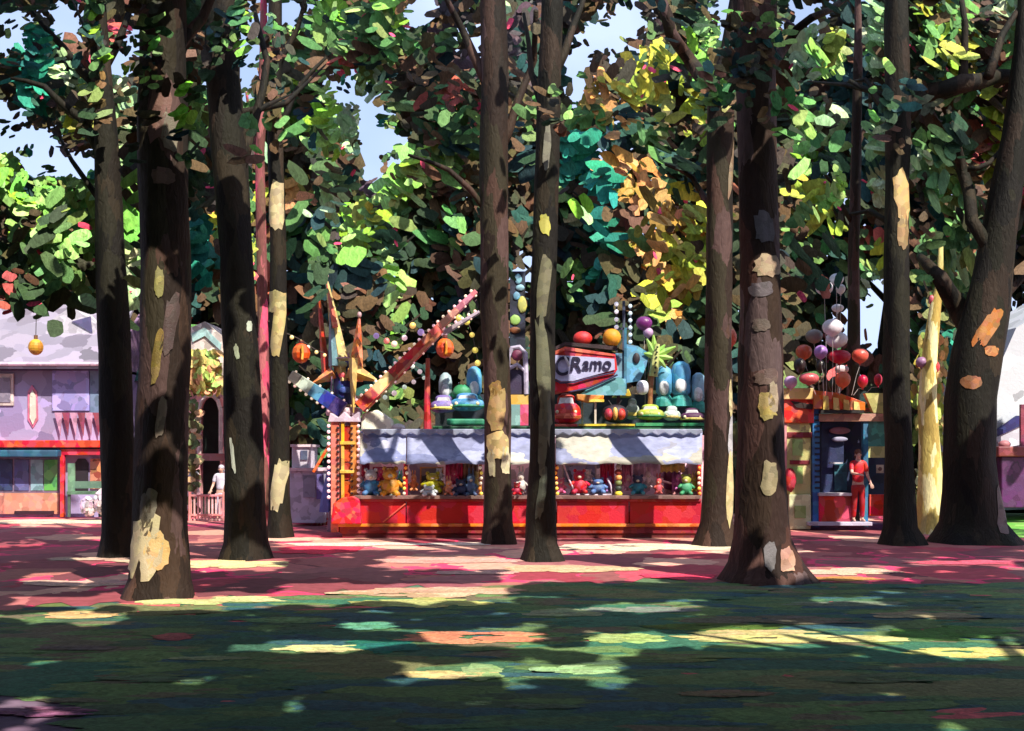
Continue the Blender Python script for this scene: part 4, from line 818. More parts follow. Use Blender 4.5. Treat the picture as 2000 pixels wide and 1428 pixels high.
def gondola(x, y0, y1, w_, lab, c=(100, 176, 220)):
    t = thing('ride_gondola', x, y1, dk + .6, lab, 'gondola', 'blue gondolas of the children\'s ride'); dd = dk + .6
    prt(t, 'shell', c, lathe(x, [(y1, w_ * .7), (y1 - 6, w_), (y0 + 18, w_), (y0 + 6, w_ * .8), (y0, w_ * .3)], dd, 12), smooth=True)
    prt(t, 'nose', (228, 232, 238), pe(x, (y0 + y1) / 2 + 14, dd - w_ / F * dd * .8, w_ * .62, 15, ry=6), smooth=True)
    prt(t, 'skirt', (60, 170, 160), lathe(x, [(y1 + 22, w_ * 1.25), (y1 + 8, w_ * 1.1), (y1, w_ * .72)], dd, 12))
gondola(1297, 715, 772, 16, 'left blue gondola with a white nose beside the green palm figure'); gondola(1330, 706, 772, 19, 'tallest blue gondola with a white nose')
gondola(1364, 728, 784, 14, 'small pale blue gondola at the forked trunk', (150, 200, 224)); gondola(926, 716, 772, 15, 'blue gondola directly left of the close trunks'); gondola(870, 728, 772, 13, 'pale grey blue gondola right of the slim red pole', (170, 190, 196))
one('green_hedge_figure', (60, 150, 100), pe(903, 768, dk + .5, 20, 16, jit=.12), W(903, 780, dk + .5), 'bushy green ornament between the two left gondolas', 'ornament', smooth=True)
# script sign
t = thing('ride_sign', 1140, 775, dk - .1, 'red and lavender signboard with dark script lettering', 'sign')
ds = dk - .1
prt(t, 'board', (206, 24, 44), pp([(1074, 690), (1104, 677), (1150, 684), (1202, 692), (1206, 722), (1196, 736), (1150, 756), (1078, 772)], ds, .1), bevel=.01, var=.3)
prt(t, 'top_edge', (236, 100, 84), pp([(1074, 690), (1104, 677), (1150, 684), (1202, 692), (1202, 696), (1150, 690), (1104, 684), (1074, 697)], ds - .03, .06))
prt(t, 'field', (196, 196, 236), pp([(1076, 693), (1150, 697), (1200, 701), (1201, 722), (1160, 733), (1120, 744), (1096, 745), (1080, 737), (1074, 716)], ds - .04, .05), var=.08, scale=4)
prt(t, 'outline', (60, 44, 90), pt([(1200, 728), (1160, 736), (1122, 747), (1094, 748), (1077, 738)], ds - .05, 1.6)); prt(t, 'outline', (60, 44, 90), pt([(1206, 732), (1180, 745), (1150, 758), (1110, 766)], ds - .05, 1.8))
prt(t, 'roof_strip', (60, 40, 46), pp([(1074, 682), (1104, 668), (1206, 676), (1206, 684), (1104, 675), (1074, 689)], ds - .02, .3))
prt(t, 'side_panel', (120, 170, 200), pb(1196, 1224, 690, 768, ds + .12, .1), var=.3); prt(t, 'side_panel', (110, 180, 214), pp([(1222, 672), (1246, 676), (1268, 690), (1262, 716), (1250, 744), (1222, 748)], ds + .3, .1), var=.3)
prt(t, 'porthole', (50, 40, 50), pe(1243, 700, ds + .28, 7, 11, ry=3)); prt(t, 'lower_panel', (120, 190, 204), pp([(1130, 772), (1150, 758), (1200, 738), (1222, 740), (1222, 772)], ds + .02, .08), var=.3)
prt(t, 'cross_beam', (60, 120, 150), pb(1219, 1224, 640, 768, ds + .05, .1))
prt(t, 'leg', (90, 50, 60), pb(1090, 1096, 765, 832, ds + .12, .1)); prt(t, 'leg', (90, 50, 60), pb(1205, 1211, 765, 832, ds + .25, .1))
def text(s, px_, py_, hpx, dd, col, par, wpx=None, shear=.25, off=.004):
    cu = bpy.data.curves.new('t', 'FONT'); cu.body = s; cu.size = 1; cu.extrude = .02; cu.shear = shear; cu.offset = off
    o = bpy.data.objects.new('t', cu); COL.objects.link(o); dgp = bpy.context.evaluated_depsgraph_get(); me = bpy.data.meshes.new_from_object(o.evaluated_get(dgp)); COL.objects.unlink(o); bpy.data.objects.remove(o)
    xs = [v.co.x for v in me.vertices]; ys = [v.co.y for v in me.vertices]; sy = hpx / F * dd / (max(ys) - min(ys)); sx = (wpx / F * dd / (max(xs) - min(xs))) if wpx else sy
    p = W(px_, py_, dd); x0, y0 = min(xs), min(ys); b0 = WL(par)
    for v in me.vertices: a, b_, c = v.co; v.co = Vector((p.x + (a - x0) * sx, dd - c * 1.0, p.z + (b_ - y0) * sy)) - b0
    me.materials.clear(); me.materials.append(paint(col, .05)); ob = bpy.data.objects.new('lettering', me); COL.objects.link(ob); ob.parent = par; return ob
text('C', 1084, 734, 38, ds - .07, (30, 22, 60), t, 28, .12, .012); text('R', 1114, 725, 28, ds - .07, (30, 22, 60), t, 22, .15, .012); text('amo', 1138, 722, 17, ds - .07, (34, 24, 70), t, 56, .12, .006)
prt(t, 'swash', (240, 240, 250), pt([(1103, 696), (1108, 706), (1112, 716)], ds - .1, 2.2), smooth=True)
for x, y, rx, rz, c, lab in ((1138, 661, 19, 14, (214, 30, 50), 'red ball finial on top of the script sign'), (1195, 660, 18, 18, (250, 170, 30), 'orange ball finial on top of the script sign')):
    o = prt(t, 'ball_finial', c, pe(x, y, ds + .1, rx, rz), smooth=True, var=.12); o['label'] = lab
t2 = thing('light_mast', 1217, 690, ds + .5, 'twin post light mast with white bulbs behind the orange ball', 'mast')
prt(t2, 'post', (80, 90, 120), pb(1216, 1221, 588, 700, ds + .5, .06)); prt(t2, 'post', (60, 60, 84), pb(1203, 1206, 592, 700, ds + .5, .06)); prt(t2, 'crossbar', (80, 80, 110), pb(1200, 1236, 640, 644, ds + .5, .06)); prt(t2, 'post', (80, 80, 110), pb(1230, 1233, 592, 700, ds + .5, .06))
for k in range(6): bulb(t2, 1204, 594 + k * 15, ds + .45, 4.4, (236, 232, 246), .3); bulb(t2, 1231, 598 + k * 14, ds + .45, 4, (206, 230, 240), .3)
# green palm figure
t = thing('palm_figure', 1284, 780, dk + .2, 'lime green palm shaped ride ornament with dotted stem', 'ornament')
prt(t, 'stem', (150, 96, 60), pt([(1268, 832), (1270, 770), (1272, 728)], dk + .2, [6, 5, 7])); prt(t, 'dotted_stem', (200, 206, 130), pt([(1276, 735), (1280, 700), (1284, 672)], dk + .12, [9, 8, 5]))
for k in range(6): prt(t, 'dot', (50, 60, 44), pe(1279 + k, 728 - k * 10, dk + .0, 2.2, 2.2, nu=6, nv=5))
for (x, y) in ((1262, 660), (1276, 652), (1300, 672), (1322, 676), (1316, 700), (1302, 720), (1256, 690)): prt(t, 'leaf', (150, 196, 90), spike((1280, 695), (x, y), 18, dk + .15, .06))
one('ride_ornament', (226, 228, 240), pe(1255, 757, dk, 12, 14, p=.8), W(1255, 770, dk), 'white egg shaped ornament below the blue porthole panel', 'ornament', smooth=True)
t = thing('canopy_stand', 1158, 830, dk - .1, 'little orange and yellow canopy on white posts beside the red ride car', 'canopy')
prt(t, 'canopy', (240, 150, 60), pp([(1126, 770), (1180, 772), (1178, 784), (1150, 786), (1128, 780)], dk - .2, .5), bevel=.02); prt(t, 'canopy_trim', (240, 220, 90), pb(1150, 1180, 780, 785, dk - .24, .05)); prt(t, 'post', (226, 214, 200), pb(1161, 1165, 785, 830, dk - .1, .06)); prt(t, 'post', (200, 190, 170), pb(1136, 1139, 783, 830, dk + .2, .06))
one('ride_roof', (230, 200, 70), pp([(1200, 774), (1206, 764), (1228, 760), (1234, 774)], dk + .3, .8), W(1216, 774, dk + .3), 'small yellow peaked roof behind the ladybird car', 'roof', bevel=.01)
t = thing('arch_panel', 1010, 832, dk - .05, 'white arched ride panel seen between the two close trunks', 'panel')
prt(t, 'arch', (206, 196, 224), multi(pt([(990, 770), (992, 700), (1000, 680), (1014, 678), (1026, 690), (1028, 770)], dk, 5), pt([(990, 722), (1010, 712), (1028, 726)], dk, 4))); prt(t, 'infill', (60, 50, 80), pb(992, 1027, 722, 770, dk + .05, .04)); prt(t, 'boss', (130, 40, 80), pe(1010, 694, dk - .05, 11, 11, ry=4), smooth=True)
prt(t, 'lower_panel', (240, 190, 90), pb(986, 1032, 771, 790, dk - .02, .1)); prt(t, 'lower_panel', (140, 180, 180), pb(986, 1016, 790, 831, dk - .02, .1)); prt(t, 'lower_panel', (236, 90, 130), pb(1016, 1032, 790, 831, dk - .02, .1))
t = thing('blue_banner', 1010, 600, dk + .4, 'narrow dark banner with pale blue patches between the two close trunks', 'banner')
prt(t, 'cloth', (44, 52, 76), pb(996, 1026, 530, 680, dk + .4, .05), var=.4); 
for x, y, rx, rz, c in ((1012, 545, 7, 10, (140, 200, 224)), (1016, 562, 9, 6, (150, 200, 220)), (1009, 578, 7, 8, (120, 180, 220)), (1020, 595, 9, 16, (206, 206, 110)), (1006, 625, 10, 10, (160, 196, 100)), (1006, 645, 11, 6, (150, 90, 50))): prt(t, 'patch', c, pe(x, y, dk + .38, rx, rz, ry=2, jit=.1), smooth=True)
prt(t, 'pole', (80, 60, 60), pb(1008, 1012, 680, 832, dk + .42, .05))
# ------------------------------------------------------------------ cabins, gates left of the stall
t = thing('white_cabin', 598, 1010, 29.5, 'small white and lilac cabin left of the bulb pylon', 'cabin', z=0); dc = 29.5
prt(t, 'wall', (206, 200, 226), pb(566, 632, 918, 1022, dc, 1.6), bevel=.02); prt(t, 'tower', (226, 216, 232), pb(570, 606, 872, 918, dc + .1, 1.1), bevel=.02); prt(t, 'window', (90, 100, 130), pb(587, 600, 880, 898, dc + .06, .05)); prt(t, 'panel', (150, 150, 176), pb(592, 616, 928, 972, dc - .03, .05)); prt(t, 'shutter', (110, 100, 170), pb(618, 632, 925, 975, dc - .02, .04)); prt(t, 'cornice', (236, 206, 220), pb(564, 634, 914, 920, dc - .08, 1.7)); prt(t, 'cornice', (236, 214, 224), pb(567, 609, 868, 873, dc + .04, 1.2))
one('cone_tent', (96, 96, 180), spike((645, 1000), (645, 905), 44, 28.8, .3), W(645, 1000, 28.8), 'small violet blue cone tent behind the bulb pylon', 'tent')
def gate(x0, x1, y0, y1, dd, c1, c2, lab, nm='picket_fence'):
    t = thing(nm, (x0 + x1) / 2, y1, dd, lab, 'fence', 'low fairground fences', z=0)
    prt(t, 'rail', c1, pb(x0, x1, y0, y0 + 4, dd, .06), bevel=.005); prt(t, 'rail', c1, pb(x0, x1, y1 - 14, y1 - 10, dd, .06), bevel=.005)
    n = int((x1 - x0) / 7); prt(t, 'pickets', c2, multi(*[pb(x0 + 3 + k * 7, x0 + 6.4 + k * 7, y0 - 2 if k % 2 else y0 + 1, y1, dd + .062, .03) for k in range(n)]))
    for x in (x0, x1 - 4): prt(t, 'post', c1, pb(x, x + 4, y0 - 5, y1, dd - .03, .09), bevel=.005)
gate(368, 438, 966, 1018, dg(1018), (236, 150, 150), (240, 190, 190), 'pale pink picket fence between the two big left trunks'); gate(562, 612, 962, 1022, dg(1022), (220, 60, 60), (236, 140, 130), 'red gate right of the slim patched trunk'); gate(612, 650, 985, 1026, dg(1026), (220, 30, 44), (214, 50, 60), 'bright red low gate touching the stall\'s left end')
gate(1578, 1668, 1012, 1032, dg(1034), (214, 206, 216), (196, 60, 90), 'low white railed barrier before the ticket booth')
gate(250, 270, 966, 1018, dg(1018), (200, 120, 130), (210, 150, 150), 'short pink fence hidden behind the left trunks')
t = thing('arched_kiosk', 405, 1015, 33.5, 'pink kiosk with a dark arched opening between the big left trunks', 'kiosk', z=0); da = 33.5
def archf(mb):
    o_ = [(352, 1012), (352, 752), (460, 752), (460, 1012), (430, 1012)] + [(410 + 19 * math.cos(a), 800 - 26 * math.sin(a)) for a in [k * math.pi / 8 for k in range(9)]] + [(391, 1012)]
    mb.prism([(W(x, y, da).x, W(x, y, da).z) for x, y in o_], da, da + .3)
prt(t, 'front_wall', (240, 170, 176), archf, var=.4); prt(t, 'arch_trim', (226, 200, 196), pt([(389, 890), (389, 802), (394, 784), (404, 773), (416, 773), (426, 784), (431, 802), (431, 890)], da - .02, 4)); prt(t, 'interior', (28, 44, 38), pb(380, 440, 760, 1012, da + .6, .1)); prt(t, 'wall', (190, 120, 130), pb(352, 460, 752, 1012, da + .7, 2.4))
prt(t, 'roof', (226, 206, 200), pp([(350, 752), (372, 640), (400, 628), (436, 660), (462, 752)], da - .1, 3.4), var=.4); prt(t, 'roof_edge', (170, 206, 206), pp([(374, 652), (400, 640), (432, 672), (430, 684), (400, 656), (376, 668)], da - .16, .1))
prt(t, 'sill', (160, 100, 104), pb(380, 440, 886, 900, da - .1, .3))
mb = MB(); random.seed(77)
for _ in range(260):
    x, y = random.gauss(394, 17), rnd(690, 765); daub(mb, W(x, y, 32.4 + rnd(-.4, .4)), .17, .1, Vector((rnd(-1, 1), -1, rnd(-.5, 1))), rnd(0, 3), jcol(random.choice([(206, 214, 120), (214, 206, 120), (170, 206, 110), (226, 170, 120)])))
for _ in range(120): daub(mb, W(random.gauss(376, 6), rnd(765, 1010), 32.4 + rnd(-.3, .3)), .14, .09, Vector((rnd(-1, 1), -1, rnd(-.5, 1))), rnd(0, 3), jcol(random.choice([(190, 150, 120), (90, 90, 60), (110, 120, 80)])))
tag(mb.build('tall_bush', LEAF, None, org=W(396, 1010, 32.4)), 'tall narrow yellow green bush in front of the arched kiosk', 'bush')
# ------------------------------------------------------------------ purple house on the left
t = thing('house', 60, 1010, 33.9, 'purple house with a grey roof and red trimmed shopfront at the left edge', 'house', z=0); dh = 33.9
prt(t, 'wall', (178, 162, 208), pb(-560, 212, 716, 1010, dh, 7), var=.35, scale=1.6)
zr = W(0, 590, 37.5).z; ze = W(0, 712, dh - .6).z
def roof(mb):
    x0, x1 = W(-600, 0, dh).x, W(222, 0, dh).x
    pr = [(dh - .6, ze), (37.4, zr), (41.6, ze), (41.6, ze - .12), (37.4, zr - .14), (dh - .6, ze - .12)]
    mb.add([(x0, y, z) for y, z in pr] + [(x1 - (.5 if i in (1, 4) else 0), y, z) for i, (y, z) in enumerate(pr)], [tuple(range(6)), tuple(range(6, 12))[::-1]] + [(i, i + 6, (i + 1) % 6 + 6, (i + 1) % 6) for i in range(6)])
prt(t, 'roof', (156, 146, 164), roof, var=.35, scale=1.3)
def gable(mb):
    x1 = W(212, 0, dh).x; mb.add([(x1 - .1, dh, ze - .1), (x1 - .1, dh + 7, ze - .1), (x1 - .1, 37.4, zr - .16), (x1, dh, ze - .1), (x1, dh + 7, ze - .1), (x1, 37.4, zr - .16)], [(0, 2, 1), (3, 4, 5), (0, 3, 5, 2), (1, 2, 5, 4), (0, 1, 4, 3)])
prt(t, 'gable', (140, 110, 140), gable)
o = prt(t, 'dormer', (206, 200, 210), pp([(86, 668), (96, 628), (140, 598), (182, 630), (186, 690)], 35.2, 1.6), var=.2); prt(o, 'dormer_window', (96, 90, 130), pp([(140, 628), (176, 618), (180, 650)], 35.16, .06))
prt(t, 'gutter', (226, 196, 220), pt([(-600, 711), (222, 711)], dh - .62, 4)); prt(t, 'fascia', (90, 76, 120), pb(-560, 214, 716, 724, dh - .1, .1))
prt(t, 'wall_bay', (172, 160, 226), pb(102, 174, 722, 802, dh - .06, .1), var=.3, scale=3); prt(t, 'wall_bay', (120, 136, 166), pb(176, 210, 722, 806, dh - .05, .1), var=.25)
o = prt(t, 'window', (224, 206, 200), pb(-20, 26, 730, 792, dh - .05, .1)); prt(o, 'pane', (150, 140, 160), pb(-14, 20, 738, 786, dh - .07, .03))
o = prt(t, 'window', (214, 120, 150), pp([(54, 765), (62, 752), (72, 765), (74, 820), (64, 836), (54, 820)], dh - .04, .06)); prt(o, 'pane', (226, 222, 206), pp([(58, 772), (63, 762), (69, 774), (70, 816), (64, 830), (58, 816)], dh - .08, .06))
for k in range(7): prt(t, 'bunting_pennant', (150, 66, 90) if k % 2 else (206, 150, 180), pp([(106 + k * 15, 806), (121 + k * 15, 806), (118 + k * 15, 852)], dh - .14, .02))
prt(t, 'shop_fascia', (232, 56, 44), pb(-560, 196, 860, 874, dh - .5, .5), bevel=.01); prt(t, 'shop_fascia', (226, 36, 40), pb(116, 194, 877, 889, dh - .4, .4), bevel=.01); prt(t, 'awning', (44, 96, 124), pb(-500, 112, 879, 893, dh - .7, .7), bevel=.04)
for x in (121, -120, -330): prt(t, 'shop_post', (230, 44, 40), pb(x - 4, x + 4, 889, 1010, dh - .42, .12), bevel=.01)
o = prt(t, 'shop_window', (150, 130, 160), pb(-118, 114, 895, 962, dh - .04, .06))
for a, b2, c in ((-110, -40, (70, 90, 130)), (-36, 24, (54, 66, 110)), (28, 56, (96, 100, 150)), (60, 84, (150, 196, 206)), (86, 112, (90, 170, 90))): prt(o, 'pane', c, pb(a, b2, 898, 958, dh - .07, .03), var=.35, scale=4)
prt(t, 'stall_riser', (226, 156, 130), pb(-500, 114, 963, 1004, dh - .1, .12), var=.25); prt(t, 'vent', (50, 24, 36), pb(28, 105, 998, 1005, dh - .14, .05))
o = prt(t, 'doorway', (44, 36, 44), pp([(146, 960), (146, 905), (152, 896), (166, 896), (172, 905), (172, 960)], dh - .04, .06)); prt(t, 'side_panel', (206, 130, 100), pb(176, 206, 896, 955, dh - .05, .06), var=.4)
t = thing('garden_bench', 165, 1005, 32.9, 'sage green bench on the paving before the house doorway', 'bench', z=0)
prt(t, 'seat', (96, 130, 104), pb(130, 200, 960, 966, 32.7, .45)); prt(t, 'backrest', (120, 160, 130), pb(132, 146, 905, 960, 33.1, .05)); prt(t, 'backrest', (110, 140, 120), pb(146, 198, 940, 954, 33.1, .05))
for x in (132, 192): prt(t, 'leg', (80, 100, 84), pb(x, x + 5, 966, 1010, 32.75, .05)); prt(t, 'leg', (80, 100, 84), pb(x, x + 5, 966, 1008, 33.05, .05))
for x, y, r, lab in ((172, 990, 14, 'pale grey lavender bush left of the dark far-left trunk'), (202, 980, 18, 'larger pale lavender bush touching the dark far-left trunk')):
    mb = MB()
    for _ in range(170): v = Vector((random.gauss(0, 1), random.gauss(0, 1), random.gauss(0, 1))).normalized(); c = W(x, y, 32.2); daub(mb, c + Vector((v.x * r, v.y * r, v.z * r * 1.4)) / F * 32.2 * rnd(.5, 1), .1, .06, v + Vector((0, -.5, 0)), rnd(0, 3), jcol(random.choice([(190, 176, 190), (206, 190, 196), (150, 140, 146)])))
    tag(mb.build('pale_bush', LEAF, None, org=W(x, 1010, 32.2)), lab, 'bush', 'pale bushes by the house')
l = thing('paper_lantern', 70, 678, 30, 'yellow lantern hanging before the grey house roof', 'lantern', 'paper lanterns'); prt(l, 'shade', (240, 176, 70), pe(70, 678, 30, 14, 16)); prt(l, 'cap', (120, 80, 50), pt([(70, 662), (70, 655)], 30, 4)); prt(l, 'cord', (70, 60, 50), pt([(70, 656), (72, 560)], 30, .8))
# ------------------------------------------------------------------ ticket booth on the right
t = thing('ticket_booth', 1630, 1030, 28.0, 'blue posted ticket booth with an orange striped roof and red counter', 'booth', z=0); db = 28.0
prt(t, 'pillar', (214, 206, 140), pb(1534, 1584, 826, 966, db, .6), bevel=.02, var=.3, scale=4)
prt(t, 'pillar_side', (226, 150, 160), pb(1530, 1537, 826, 1000, db - .02, .5)); prt(t, 'pillar_band', (130, 24, 44), pb(1538, 1588, 844, 855, db - .03, .1), bevel=.01); prt(t, 'pillar_band', (130, 24, 44), pb(1543, 1582, 899, 907, db - .03, .1), bevel=.01)
prt(t, 'pillar_panel', (166, 200, 120), pb(1548, 1568, 858, 890, db - .02, .04)); prt(t, 'pillar_panel', (166, 200, 120), pb(1548, 1568, 912, 945, db - .02, .04)); prt(t, 'pillar_foot', (220, 226, 180), pb(1541, 1584, 966, 1034, db - .12, .7), bevel=.02); prt(t, 'pillar_foot_band', (150, 180, 110), pb(1552, 1574, 988, 1012, db - .15, .05)); prt(t, 'rose_ornament', (206, 50, 60), pe(1543, 938, db - .1, 12, 22, jit=.15), smooth=True)
prt(t, 'sign_panel', (236, 80, 56), pb(1530, 1590, 780, 826, db - .08, .7), bevel=.02, var=.25); prt(t, 'roof_edge', (236, 196, 130), pb(1528, 1590, 758, 780, db - .16, .9), bevel=.02); prt(t, 'dark_board', (50, 30, 24), pp([(1545, 783), (1588, 790), (1587, 800), (1556, 796)], db - .12, .04))  # thin dark board on the orange panel
prt(t, 'roof_panel', (240, 110, 64), pp([(1590, 762), (1640, 768), (1690, 786), (1690, 802), (1590, 798)], db - .2, 2), bevel=.01, var=.35, scale=4)
for k in range(4): prt(t, 'roof_stripe', (244, 206, 120), pp([(1608 + k * 20, 772 + k * 4), (1618 + k * 20, 774 + k * 4), (1620 + k * 20, 801), (1608 + k * 20, 800)], db - .24, .05))
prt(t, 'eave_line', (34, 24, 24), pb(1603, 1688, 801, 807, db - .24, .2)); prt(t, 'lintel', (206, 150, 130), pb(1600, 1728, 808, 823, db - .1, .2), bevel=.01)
o = prt(t, 'post', (60, 120, 190), pb(1587, 1601, 796, 1030, db - .05, .15), bevel=.01)
for k in range(14): prt(o, 'tick', (30, 30, 60), pb(1592, 1603, 808 + k * 11, 812 + k * 11, db - .08, .03))
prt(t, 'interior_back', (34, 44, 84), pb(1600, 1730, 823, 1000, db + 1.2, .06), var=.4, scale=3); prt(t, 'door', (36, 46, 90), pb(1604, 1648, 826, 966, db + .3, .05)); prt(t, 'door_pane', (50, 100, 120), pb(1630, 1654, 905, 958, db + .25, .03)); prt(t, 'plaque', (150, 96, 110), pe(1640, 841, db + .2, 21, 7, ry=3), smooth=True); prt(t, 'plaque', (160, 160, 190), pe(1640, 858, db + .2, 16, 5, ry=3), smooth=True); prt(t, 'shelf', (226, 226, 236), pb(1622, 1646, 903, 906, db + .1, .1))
prt(t, 'post', (60, 130, 170), pb(1686, 1696, 823, 1030, db - .05, .15), bevel=.01); prt(t, 'sign_panel', (90, 170, 160), pb(1696, 1730, 823, 872, db - .02, .06), var=.3); prt(t, 'sign_panel', (206, 206, 140), pb(1696, 1730, 872, 894, db - .03, .06)); prt(t, 'gable_panel', (200, 196, 120), pp([(1690, 768), (1728, 768), (1728, 808), (1706, 806)], db - .1, .2)); o = prt(t, 'plate', (220, 206, 190), pb(1712, 1726, 908, 924, db + .05, .03)); prt(o, 'ring_mark', (120, 90, 90), pe(1719, 916, db + .04, 4, 4, ry=1))
prt(t, 'counter', (226, 214, 226), pb(1600, 1664, 963, 969, db - .2, .5), bevel=.01); prt(t, 'counter_front', (222, 24, 40), pb(1600, 1664, 969, 1020, db - .1, .2), bevel=.02, var=.3, scale=4); prt(t, 'counter_front', (222, 30, 44), pb(1698, 1732, 966, 1008, db - .1, .2), bevel=.02); prt(t, 'step', (206, 200, 226), pb(1580, 1704, 1020, 1027, db - .35, .5), bevel=.01); prt(t, 'plinth', (110, 80, 130), pb(1580, 1732, 1024, 1036, db, 1.2)); prt(t, 'roof', (150, 60, 60), pb(1530, 1730, 797, 801, db + .1, 1.6))
# balloons, each tied down with its own ribbon
BL = [(1610, 563, 17, 14, (232, 232, 244), 'large white balloon at the left of the topmost white trio'), (1634, 546, 14, 12, (222, 228, 240), 'topmost white balloon above the ticket booth'), (1642, 565, 9, 10, (238, 238, 244), 'small round white balloon right in the topmost trio'), (1636, 602, 12, 8, (240, 236, 244), 'lone small white balloon below the topmost trio'),
      (1626, 640, 20, 17, (238, 228, 240), 'upper big white balloon in the middle of the cluster'), (1634, 664, 22, 16, (244, 238, 246), 'widest white balloon in the middle of the cluster'), (1590, 657, 17, 14, (140, 126, 120), 'grey balloon left of the white middle balloons'), (1570, 688, 16, 15, (226, 100, 70), 'orange balloon left of the purple one'),
      (1603, 688, 13, 14, (176, 130, 206), 'round purple balloon in the cluster'), (1640, 697, 22, 14, (206, 34, 60), 'wide crimson balloon in the middle of the cluster'), (1680, 695, 16, 15, (236, 104, 80), 'coral balloon at the upper right of the cluster'), (1644, 722, 14, 9, (244, 220, 226), 'small pale pink balloon above the lower orange one'),
      (1646, 742, 15, 16, (238, 106, 70), 'lowest orange balloon just above the roof'), (1544, 747, 13, 13, (222, 178, 226), 'lilac balloon beside the thick reddish trunk'), (1685, 745, 10, 13, (196, 24, 60), 'left one of two dark red balloons near the right trunk'), (1715, 742, 8, 12, (200, 24, 60), 'right one of two dark red balloons, touching the right trunk'),
      (1580, 740, 20, 12, (206, 90, 96), 'dusty rose balloon low above the striped pillar'), (1562, 714, 12, 15, (52, 36, 36), 'dark brown balloon left in the lower cluster'), (1602, 716, 9, 14, (44, 34, 32), 'near black balloon below the purple one'), (1630, 752, 11, 17, (44, 52, 40), 'dark green balloon left of the lowest orange one'),
      (1800, 708, 11, 11, (176, 130, 170), 'dull purple balloon tied to the pale sapling'), (1822, 718, 13, 15, (222, 70, 60), 'red balloon tied to the pale sapling'), (1820, 586, 6, 10, (222, 110, 120), 'small pink balloon at the top of the pale sapling'), (1428, 660, 11, 18, (236, 110, 90), 'salmon balloon between the forked trunk and the thick reddish trunk'),
      (1258, 632, 16, 14, (130, 50, 130), 'purple balloon right of the light mast'), (1266, 650, 10, 10, (206, 170, 214), 'small lilac balloon right of the light mast')]
for i, (x, y, rx, rz, c, lab) in enumerate(BL):
    dd = 27.6 + (i % 4) * .25 if x < 1770 else 26.8
    if x < 1300: dd = dk + .3
    s = dd / F; t = thing('balloon', x, y, dd, lab, 'balloon', 'balloons of the fairground')
    def env(mb, x=x, y=y, rx=rx, rz=rz, dd=dd):
        s = dd / F; c0 = W(x, y, dd); n = 16; vs = []; prof = [(1, .02), (.92, .42), (.7, .76), (.35, .97), (0, 1), (-.4, .9), (-.75, .6), (-.98, .2), (-1.06, .05)]
        for h_, r in prof:
            for k in range(n): a = 2 * math.pi * k / n; vs.append((c0.x + rx * s * r * math.cos(a), c0.y + min(rx, rz) * s * r * math.sin(a), c0.z + rz * s * h_))
        mb.add(vs, [(i * n + k, i * n + (k + 1) % n, (i + 1) * n + (k + 1) % n, (i + 1) * n + k) for i in range(8) for k in range(n)])
    prt(t, 'envelope', c, env, smooth=True, var=.1, rough=.3); prt(t, 'knot', c, pe(x, y + rz * 1.1, dd, 1.8, 2, nu=6, nv=4))
    yb = 772 if x < 1770 and x > 1300 else (832 if x < 1300 else 800); xb = x + (1625 - x) * .3 if 1500 < x < 1770 else (1818 if x > 1770 else x + 2)
    prt(t, 'ribbon', (200, 190, 190), pt([(x, y + rz * 1.15), ((x + xb) / 2 + 1, (y + yb) / 2), (xb, yb)], dd, .5, 5))
# pale bush around the sapling
mb = MB(); random.seed(55)
for _ in range(800):
    y = rnd(660, 1048); wx = 8 + 36 * max(0, (y - 860) / 190) + (y < 860) * 10; x = random.gauss(1818, wx * .6)
    y = min(y, 1046)
    daub(mb, W(x, y, 27.6 + rnd(-.3, .5)), rnd(.1, .22), rnd(.06, .1), Vector((rnd(-.6, .6), -1, rnd(-.3, .8))), rnd(1.1, 2), jcol(random.choice([(206, 214, 160), (190, 206, 140), (222, 222, 180), (180, 190, 100), (214, 200, 120)] if y > 900 else [(150, 170, 90), (190, 180, 110), (120, 130, 70), (206, 160, 110)])))
tag(mb.build('pale_bush', LEAF, None, org=W(1818, 1046, 27.6)), 'pale lime bush growing round the foot of the slender sapling', 'bush')
# white tent
t = thing('white_tent', 2010, 1000, 31, 'tall white tent at the right edge beyond the thick leaning trunk', 'tent', z=0); dt = 31
prt(t, 'canvas', (206, 210, 220), pp([(1948, 985), (1942, 860), (1950, 720), (1985, 640), (2120, 560), (2330, 690), (2340, 985)], dt + .6, 4), var=.25, scale=1.4); prt(t, 'pole', (226, 214, 170), pt([(1944, 1000), (1936, 860), (1946, 700)], dt, [4, 4, 3])); prt(t, 'flap', (226, 224, 236), pp([(1956, 985), (1950, 850), (1960, 842), (1978, 985)], dt + .5, .05)); prt(t, 'valance', (40, 44, 110), pp([(1942, 842), (1985, 812), (2010, 812), (2010, 824), (1950, 852)], dt + .4, .05)); prt(t, 'valance', (226, 226, 240), pp([(1946, 856), (1986, 826), (2030, 826), (2030, 862), (1955, 876)], dt + .45, .05))
t = thing('purple_counter', 1985, 985, dt - .3, 'deep purple counter with a dusty red top before the white tent', 'counter', z=0)
prt(t, 'front', (92, 34, 96), pb(1956, 2060, 892, 992, dt - .3, .5), bevel=.03, var=.3); prt(t, 'top', (150, 60, 66), pb(1950, 2066, 872, 892, dt - .4, .7), bevel=.03); prt(t, 'cloth_bundle', (206, 130, 130), pe(1962, 868, dt - .2, 12, 8), smooth=True); prt(t, 'side_post', (150, 60, 90), pb(1994, 2002, 790, 872, dt - .2, .1))
